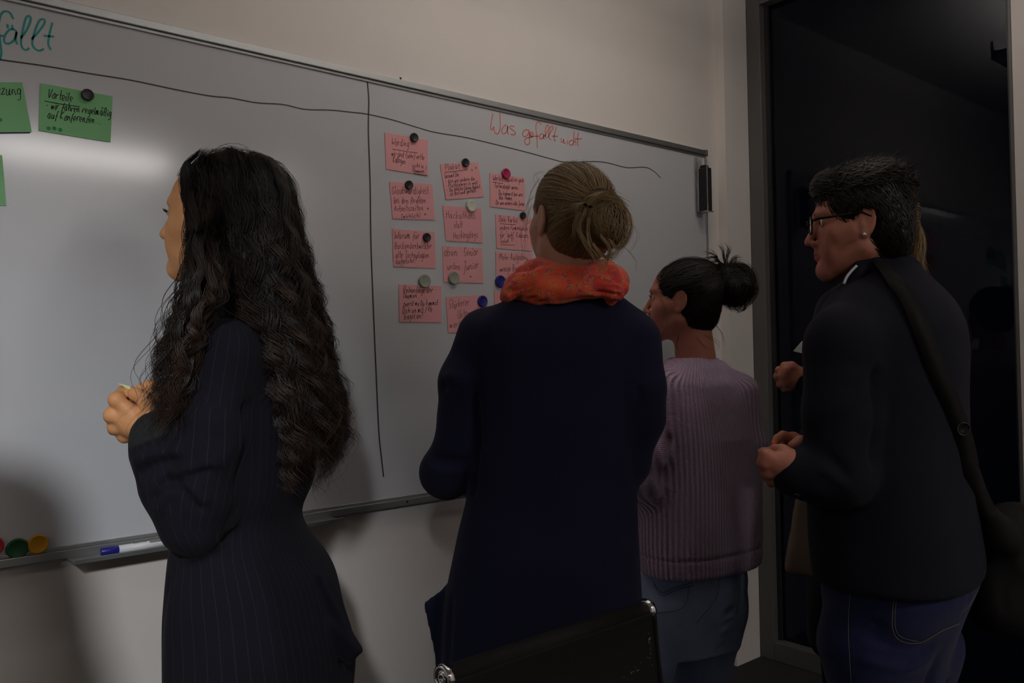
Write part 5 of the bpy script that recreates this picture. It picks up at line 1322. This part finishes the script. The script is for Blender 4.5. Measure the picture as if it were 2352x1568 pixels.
tag(MB().lathe(H4(-.0835, -.002, -.030), -H4.R[0], [(.0001, 0), (.0028, .0008), (.0036, .003), (.0028, .0056), (.0001, .0064)], 16).build('earring', mat('pearl', (.75, .78, .82), .12, metal=.4), None, True), 'small round pearl stud in the ear of the person with glasses', 'earring')
# jeans
J4 = Tower([(1290, 1885, 2245, .72), (1340, 1885, 2248, .72), (1400, 1892, 2222, .72), (1450, 1896, 2200, .72), (1500, 1900, 2185, .72), (1540, 1903, 2178, .72)], Z4, 38, .78, 2.3)
f = Field(.006); f.tower(J4, .03)
f.chain([P(1990, 1480, Z4-.06), P(2010, 1620, Z4-.07), flr(P(2040, 1700, Z4-.02))], [.094, .075, .050], .02)
f.chain([P(2110, 1480, Z4+.07), P(2085, 1620, Z4+.08), flr(P(2080, 1700, Z4+.14))], [.088, .072, .050], .02)
V, Q = f.mesh()
V = folds(V, Q, [(pc([(1975,1450),(2050,1475),(2130,1480)], Z4-.15), .012, -.006), (pc([(1990,1520),(2080,1535),(2140,1520)], Z4-.15), .010, .006), (pc([(1960,1410),(2040,1445),(2110,1485)], Z4-.15), .010, -.005),
                 (pc([(2135,1470),(2128,1568),(2120,1650)], Z4-.12), .012, -.016), (pc([(2150,1440),(2200,1400),(2230,1370)], Z4-.12), .012, -.005)], .002, 7, 5)
jeans4 = mesh_obj('jeans', V, Q, M['denim_dark'], w4)
seams('stitching', V, [[(2055,1358),(2050,1458),(2108,1479),(2160,1450),(2205,1432)]], Z4-.15, M['stitch'], jeans4, .0006)
seams('stitching', V, [[(2061,1358),(2056,1453),(2108,1473)], [(1953,1362),(1948,1440),(1955,1568)], [(2262,1310),(2245,1360),(2215,1405)]], Z4-.15, M['stitch'], jeans4, .0005)
for s_ in (0, 1):
    an = flr(P((2040, 2080)[s_], 1700, Z4+(-.02, .14)[s_])); G = Field(.006)
    G.cap(an+np.array([0, 0, -.025]), an+T4.front*.16+np.array([0, 0, -.031]), .036, .029, .03); G.ell(an+np.array([0, 0, -.01]), (.042, .042, .048), None, .02); V, Q = G.mesh(); V[:, 2] = np.maximum(V[:, 2], .0005); mesh_obj('shoe', V, Q, M['shoe'], w4)
# shoulder bag
bag = thing('shoulder_bag', 'black shoulder bag with a long strap across the dark blazer', 'bag', tuple(P(2300, 1300, Z4-.02)))
sp_ = surface_line(VB, [(2022,600),(2036,618),(2056,645),(2085,680),(2120,760),(2150,840),(2185,920),(2215,1000),(2232,1080)], Z4-.1, 0, .006)
sp_ = np.vstack([sp_, P(2250, 1130, Z4-.085), P(2272, 1180, Z4-.07)])
mb = MB(); n_ = len(sp_)
for i, p_ in enumerate(sp_):
    d = (sp_[min(i+1, n_-1)]-sp_[max(i-1, 0)]); d /= np.linalg.norm(d); s_ = np.cross(d, -FH); s_ /= np.linalg.norm(s_)
    mb.v += [p_-s_*.016, p_+s_*.016, p_+s_*.016+FH*.003, p_-s_*.016+FH*.003]
for i in range(n_-1):
    a = 4*i
    for k in range(4): mb.f.append([a+k, a+(k+1) % 4, a+4+(k+1) % 4, a+4+k])
mb.build('strap', M['strap'], bag, True)
f = Field(.007); f.ell(P(2325, 1300, Z4+.02), (.095, .055, .135), np.array([RH, FH, [0, 0, 1]]), .02); f.cap(P(2270, 1180, Z4-.05), P(2290, 1230, Z4-.02), .022, .04, .03); f.cap(P(2285, 1400, Z4+.02), P(2390, 1420, Z4+.05), .045, .045, .05)
V, Q = f.mesh(); V = folds(V, Q, [(pc([(2285,1190),(2300,1280),(2310,1400)], Z4-.04), .012, -.006), (pc([(2330,1190),(2340,1300)], Z4-.04), .012, .005)], .003, 8, 1)
mesh_obj('bag_body', V, Q, M['strap'], bag)
MB().lathe(P(2213, 985, Z4-.16), -FH, [(.011, 0), (.013, 0), (.013, .002), (.011, .002), (.011, 0)], 16).build('strap_ring', M['shoe'], bag, True)

# ================= fair-haired woman behind
Z5 = 2.18
w5 = thing('person', 'fair-haired woman with a ponytail standing mostly hidden behind the person with glasses', 'person', tuple(P(1960, 900, Z5)[:2])+(0,))
H5 = Head(2008, 525, Z5, 5, 0, .92)
T5 = Tower([(640, 1950, 2050, .9), (660, 1900, 2090), (690, 1875, 2110), (740, 1862, 2120), (900, 1858, 2105), (1050, 1862, 2095), (1160, 1858, 2100), (1300, 1856, 2120), (1400, 1850, 2120), (1480, 1850, 2110)], Z5, 15, .7, 2.3)
f = Field(.008); f.tower(T5, .03)
f.chain([P(1960, 720, Z5-.14), P(1950, 860, Z5-.16), P(1925, 960, Z5-.15)], [.055, .052, .048], .02)
f.chain([P(1925, 960, Z5-.15), P(1880, 900, Z5-.13), P(1848, 872, Z5-.12)], [.046, .04, .034], .02)
V, Q = f.mesh(); mesh_obj('black_jacket', folds(V, Q, [], .004, 6, 3), Q, M['dark_cloth'], w5)
f = Field(.007)
f.tri(P(1842, 1120, Z5-.16), P(1812, 1305, Z5-.16), P(1900, 1322, Z5-.16), .012, .01); f.tri(P(1842, 1120, Z5-.16), P(1900, 1120, Z5-.16), P(1900, 1322, Z5-.16), .012, .01)
V, Q = f.mesh(); mesh_obj('beige_shirt_tail', folds(V, Q, [], .002, 9, 3), Q, M['beige_cloth'], w5)
wr_ = P(1846, 868, Z5-.12)
mc = [P(1806, 850, Z5-.13), P(1802, 862, Z5-.125), P(1806, 876, Z5-.12), P(1814, 886, Z5-.11)]
fg = [[P(1790, 850, Z5-.10), P(1790, 862, Z5-.08), P(1802, 866, Z5-.08)], [P(1786, 864, Z5-.09), P(1792, 874, Z5-.075), P(1804, 876, Z5-.08)], [P(1792, 882, Z5-.085), P(1800, 888, Z5-.07), P(1812, 886, Z5-.075)], [P(1802, 892, Z5-.08), P(1812, 894, Z5-.07), P(1820, 890, Z5-.075)]]
h1 = hand_mesh(wr_, mc, fg, [P(1836, 856, Z5-.13), P(1818, 842, Z5-.13), P(1802, 840, Z5-.12)], r=.0098, fore=P(1880, 885, Z5-.12), h=.0022)
skin_object('body', H5, w5, M['skin_red'], [h1, trunk_skin(T5, P(1980, 1400, Z5)[2], P(1980, 740, Z5)[2])], P(2015, 690, Z5), h=.0032)
eyes(H5, w5)
cap5 = scalp_cap(H5, 'hair', M['hair_fair'], w5, .003, h=.004)
surface_hair('lying_hair', *CAPS[cap5.name], M['hair_fair'], cap5, 1200, to_knot(H5, (0, -.13, .03)), .05, .003, .0009, (.4, .2), 74, mask=EARS[cap5.name])
combed(H5, 'combed_hair', M['hair_fair'], cap5, 500, np.array([0, -.95, .1]), 61, r=.0009, tint=(.4, .2))
wisps('ponytail', M['hair_fair'], cap5, [[(2080,498),(2104,500),(2112,540),(2106,590),(2116,650)], [(2085,505),(2112,520),(2120,560),(2114,610),(2124,645)], [(2080,510),(2100,540),(2104,600),(2108,650)]], Z5+.0, 9, 110, .0009, 5, .016, tint=.5)
legs_and_shoes(w5, T5, M['dark_cloth'], .95, 'trousers', (.085, .062, .05), .07, step=.03)
tag(MB().quadbox(P(1842, 783, Z5-.13), P(1822, 806, Z5-.13), P(1850, 813, Z5-.13), P(1862, 790, Z5-.13), FH*.0008).build('paper_note', mat('grey_paper', (.5, .5, .5), .8)), 'small white paper corner above the hand of the fair-haired woman', 'paper slip')

# ================= person just outside the left edge of the frame (throws the shadow on the board)
def outside_person(x, y, ang):
    t = thing('person', 'person with dark coat lengthened to shape the shadow, standing just outside the left photo edge', 'person', (x, y, 0))
    class Fr: pass
    ax_ = np.array([math.cos(ang), math.sin(ang), 0.]); fr_ = np.array([-math.sin(ang), math.cos(ang), 0.]); o_ = np.array([x, y, 0.]); up = np.array([0, 0, 1.])
    q = lambda a, b_, z: o_+ax_*a+fr_*b_+up*z*1.03
    H = Head(0, 0, 1, 0); H.c = q(0, .02, 1.60); H.s = .95; H.R = np.array([ax_, fr_, up])
    f = Field(.010)
    f.chain([q(-.13, 0, 1.38), q(-.13, 0, 1.0), q(-.10, 0, .80)], [.085, .085, .10], .06); f.chain([q(.13, 0, 1.38), q(.13, 0, 1.0), q(.10, 0, .80)], [.085, .085, .10], .06); f.chain([q(0, 0, 1.42), q(0, 0, .85)], [.07, .11], .06)
    f.chain([q(-.12, 0, .9), q(-.16, .01, .45)], [.11, .11], .05); f.chain([q(.12, 0, .9), q(.14, .01, .45)], [.11, .11], .05); f.chain([q(0, 0, .9), q(0, .01, .45)], [.11, .11], .05)   # coat skirt, lengthened to close the gap in the cast shadow
    for s_ in (-1, 1): f.chain([q(s_*.19, 0, 1.38), q(s_*.24, -.01, 1.12), q(s_*.22, .14, .98)], [.055, .048, .036], .03)
    V, Q = f.mesh(); mesh_obj('coat', V, Q, M['dark_cloth'], t)
    f = Field(.010)
    for s_ in (-1, 1): f.chain([q(s_*.09, 0, .86), q(s_*.095, .02, .5), q(s_*.10, -.01, .07)], [.095, .065, .048], .02)
    V, Q = f.mesh(); mesh_obj('trousers', V, Q, M['denim_dark'], t)
    hs = []
    for s_ in (-1, 1):
        w = q(s_*.20, .20, .97)
        hs.append(hand_mesh(w, [w+fr_*.07+ax_*(.02*i-.03)+up*.01 for i in range(4)], [[w+fr_*.11+ax_*(.02*i-.03)-up*.01, w+fr_*.12+ax_*(.02*i-.03)-up*.035] for i in range(4)], [w+fr_*.01-ax_*s_*.03, w+fr_*.05-ax_*s_*.05], fore=q(s_*.21, .16, .975), h=.003))
        G = Field(.007); a = q(s_*.10, -.02, .04); G.cap(a, a+fr_*.15-up*.01, .036, .028, .03); V, Q = G.mesh(); V[:, 2] = np.maximum(V[:, 2], .0005); mesh_obj('shoe', V, Q, M['shoe'], t)
    G = Field(.009)
    for s_ in (-1, 1): G.chain([q(0, 0, 1.36), q(s_*.18, 0, 1.36), q(s_*.235, -.01, 1.12), q(s_*.21, .17, .975)], [.05, .04, .035, .026], .02)
    hs.append(G.mesh()); skin_object('body', H, t, M['skin_light'], hs, q(0, -.01, 1.42), h=.004); eyes(H, t)
    c_ = scalp_cap(H, 'hair', M['hair_brown'], t, .008, h=.005); short_hair(H, 'short_hair', M['hair_brown'], c_, 1200, 5, (.015, .04), .008, .001)
outside_person(-.36, -1.22, .25)

# ================= mesh chair in front
ZCa, ZCb = 1.17, 1.46
L0, R0 = P(1022, 1556, ZCa), P(1484, 1401, ZCb)
R0[2] = L0[2] = (L0[2]+R0[2])/2
ch = thing('chair', 'black mesh conference chair with chrome tube ends in front of the navy cardigan', 'chair', tuple(((L0+R0)/2)[:2])+(0,))
ax = R0-L0; wd = np.linalg.norm(ax); ax = ax/wd; up = np.array([0, 0, 1.]); nf = np.cross(up, ax)          # nf points away from the camera side
sgn = -1 if nf@FH > 0 else 1
fwd = nf*sgn                                     # towards the camera = seat side
def prof(t):                                     # side profile of the sling: t 0..1 from top roll down the back to the seat front
    pts = np.array([(.0048, .7745), (.0056, .75), (.009, .71), (.018, .64), (.030, .57), (.046, .51), (.082, .466), (.14, .448), (.30, .446), (.42, .452), (.455, .440), (.458, .415)])
    c_ = catmull(pts, 6); i = np.interp(t, np.linspace(0, 1, len(c_)), np.arange(len(c_))); k = np.arange(len(c_)); return np.interp(i, k, c_[:, 0]), np.interp(i, k, c_[:, 1])
ztop = L0[2]+.0155; dz = ztop-.790
tt = np.linspace(0, 1, 64); pf = np.array([prof(t) for t in tt]); nx = 44
VV, su, sv = [], [], []
for j, (a, z) in enumerate(pf):
    for i in range(nx+1):
        u = i/nx; sag = .006*math.sin(math.pi*u)*min(1, max(0, (tt[j]-.06)*6))
        VV.append(L0+ax*(u*wd)+fwd*(a-.0+.012-sag)+up*(z+dz-L0[2])); su.append(u*wd); sv.append(j*.014)
VV = np.array(VV); QQ = np.array([[j*(nx+1)+i, j*(nx+1)+i+1, (j+1)*(nx+1)+i+1, (j+1)*(nx+1)+i] for j in range(len(pf)-1) for i in range(nx)])
mm = mat('black_mesh_fabric', (.012, .012, .0125), .5, spec=.22); nt = mm.node_tree; b = nt.nodes['Principled BSDF']
a_, c_ = attr_nodes(nt, 'su', 'sv')
wv = math_node(nt, 'MULTIPLY', math_node(nt, 'SINE', math_node(nt, 'MULTIPLY', a_, 2*math.pi/.0022)), math_node(nt, 'SINE', math_node(nt, 'MULTIPLY', c_, 2*math.pi/.0022)))
fc = math_node(nt, 'MULTIPLY_ADD', wv, .5, .5)
nt.links.new(mix_col(nt, fc, (.0015, .0015, .0015), (.014, .014, .013)), b.inputs['Base Color'])
bp = nt.nodes.new('ShaderNodeBump'); bp.inputs['Strength'].default_value = .6; bp.inputs['Distance'].default_value = .0008; nt.links.new(fc, bp.inputs['Height']); nt.links.new(bp.outputs[0], b.inputs['Normal'])
so = mesh_obj('mesh_sling', VV, QQ, mm, ch, True, {'su': su, 'sv': sv}); sm = so.modifiers.new('thickness', 'SOLIDIFY'); sm.thickness = .0022; sm.offset = 0
RT = .0155
for s_, p0, d in ((-1, L0, -ax), (1, R0, ax)):
    base = p0+d*.001
    MB().lathe(base, d, [(.0001, -.01), (RT+.001, -.01), (RT+.0035, -.004), (RT+.0045, .001), (RT+.0035, .005), (RT-.0005, .006), (RT-.0025, .003), (RT-.006, .002), (RT-.007, .006), (.0045, .006), (.0040, .0035), (.0001, .003)], 36).build('chrome_end_cap', M['chrome'], ch, True)
    ln = [p0+fwd*(a+.012)+up*(z+dz-p0[2])+d*.002 for a, z in pf[2:]]
    MB().tube(ln, .0045, 10).build('side_rail', M['strap'], ch, True)
MB().tube([L0, R0], .0150, 20).build('top_tube', M['strap'], ch, True)
MT = MB().tube([L0+ax*.004, R0-ax*.004], .0168, 24)
mv = np.array(MT.v); so2 = MT.build('mesh_roll', mm, ch, True)
for an_, av_ in (('su', (mv-L0)@ax), ('sv', np.tile(np.arange(24)*.0044, 2))):
    at_ = so2.data.attributes.new(an_, 'FLOAT', 'POINT'); at_.data.foreach_set('value', np.asarray(av_, dtype=np.float32))
MB().tube([L0+fwd*.452+up*(.418+dz-L0[2]), R0+fwd*.452+up*(.418+dz-R0[2])], .0115, 12).build('front_tube', M['shoe'], ch, True)
mid = (L0+R0)/2
for s_, p0 in ((-1, L0), (1, R0)):
    i_ = p0-ax*s_*.02
    g = lambda a, z: i_+fwd*a+up*(z-p0[2])
    MB().tube(catmull([g(.05, .47), g(.12, .43), g(.40, .425), g(.47, .38), g(.47, .20), g(.46, .05), g(.42, .012), g(.2, .011), g(-.02, .011)], 5), .011, 12).build('leg', M['chrome'], ch, True)
MB().tube([L0+ax*.02+fwd*(-.02)+up*(.011-L0[2]), R0-ax*.02+fwd*(-.02)+up*(.011-R0[2])], .011, 12).build('floor_bar', M['chrome'], ch, True)
# glints of clear film at the back's lower right, put in as chrome threads
rr = np.random.RandomState(3)
def sling(u, z):
    zz = pf[6:40, 1]+dz; aa = pf[6:40, 0]; a = np.interp(-z, -zz, aa); return L0+ax*(u*wd)+fwd*(a+.0165)+up*(z-L0[2])
for k in range(26):
    u = rr.uniform(.74, .965); z = ztop-.083-.030*(1-(u-.74)/.225)+rr.normal()*.004 if k < 15 else ztop-rr.uniform(.03, .10)
    if k >= 15: u = .955+rr.normal()*.004
    dl = (.006, .0025) if k < 15 else (.0005, -.007)
    MB().tube([sling(u, z), sling(u+dl[0]*.5, z+dl[1]*.5+.0006), sling(u+dl[0], z+dl[1])], .00035, 5).build('film_glint', M['chrome'], ch, True)
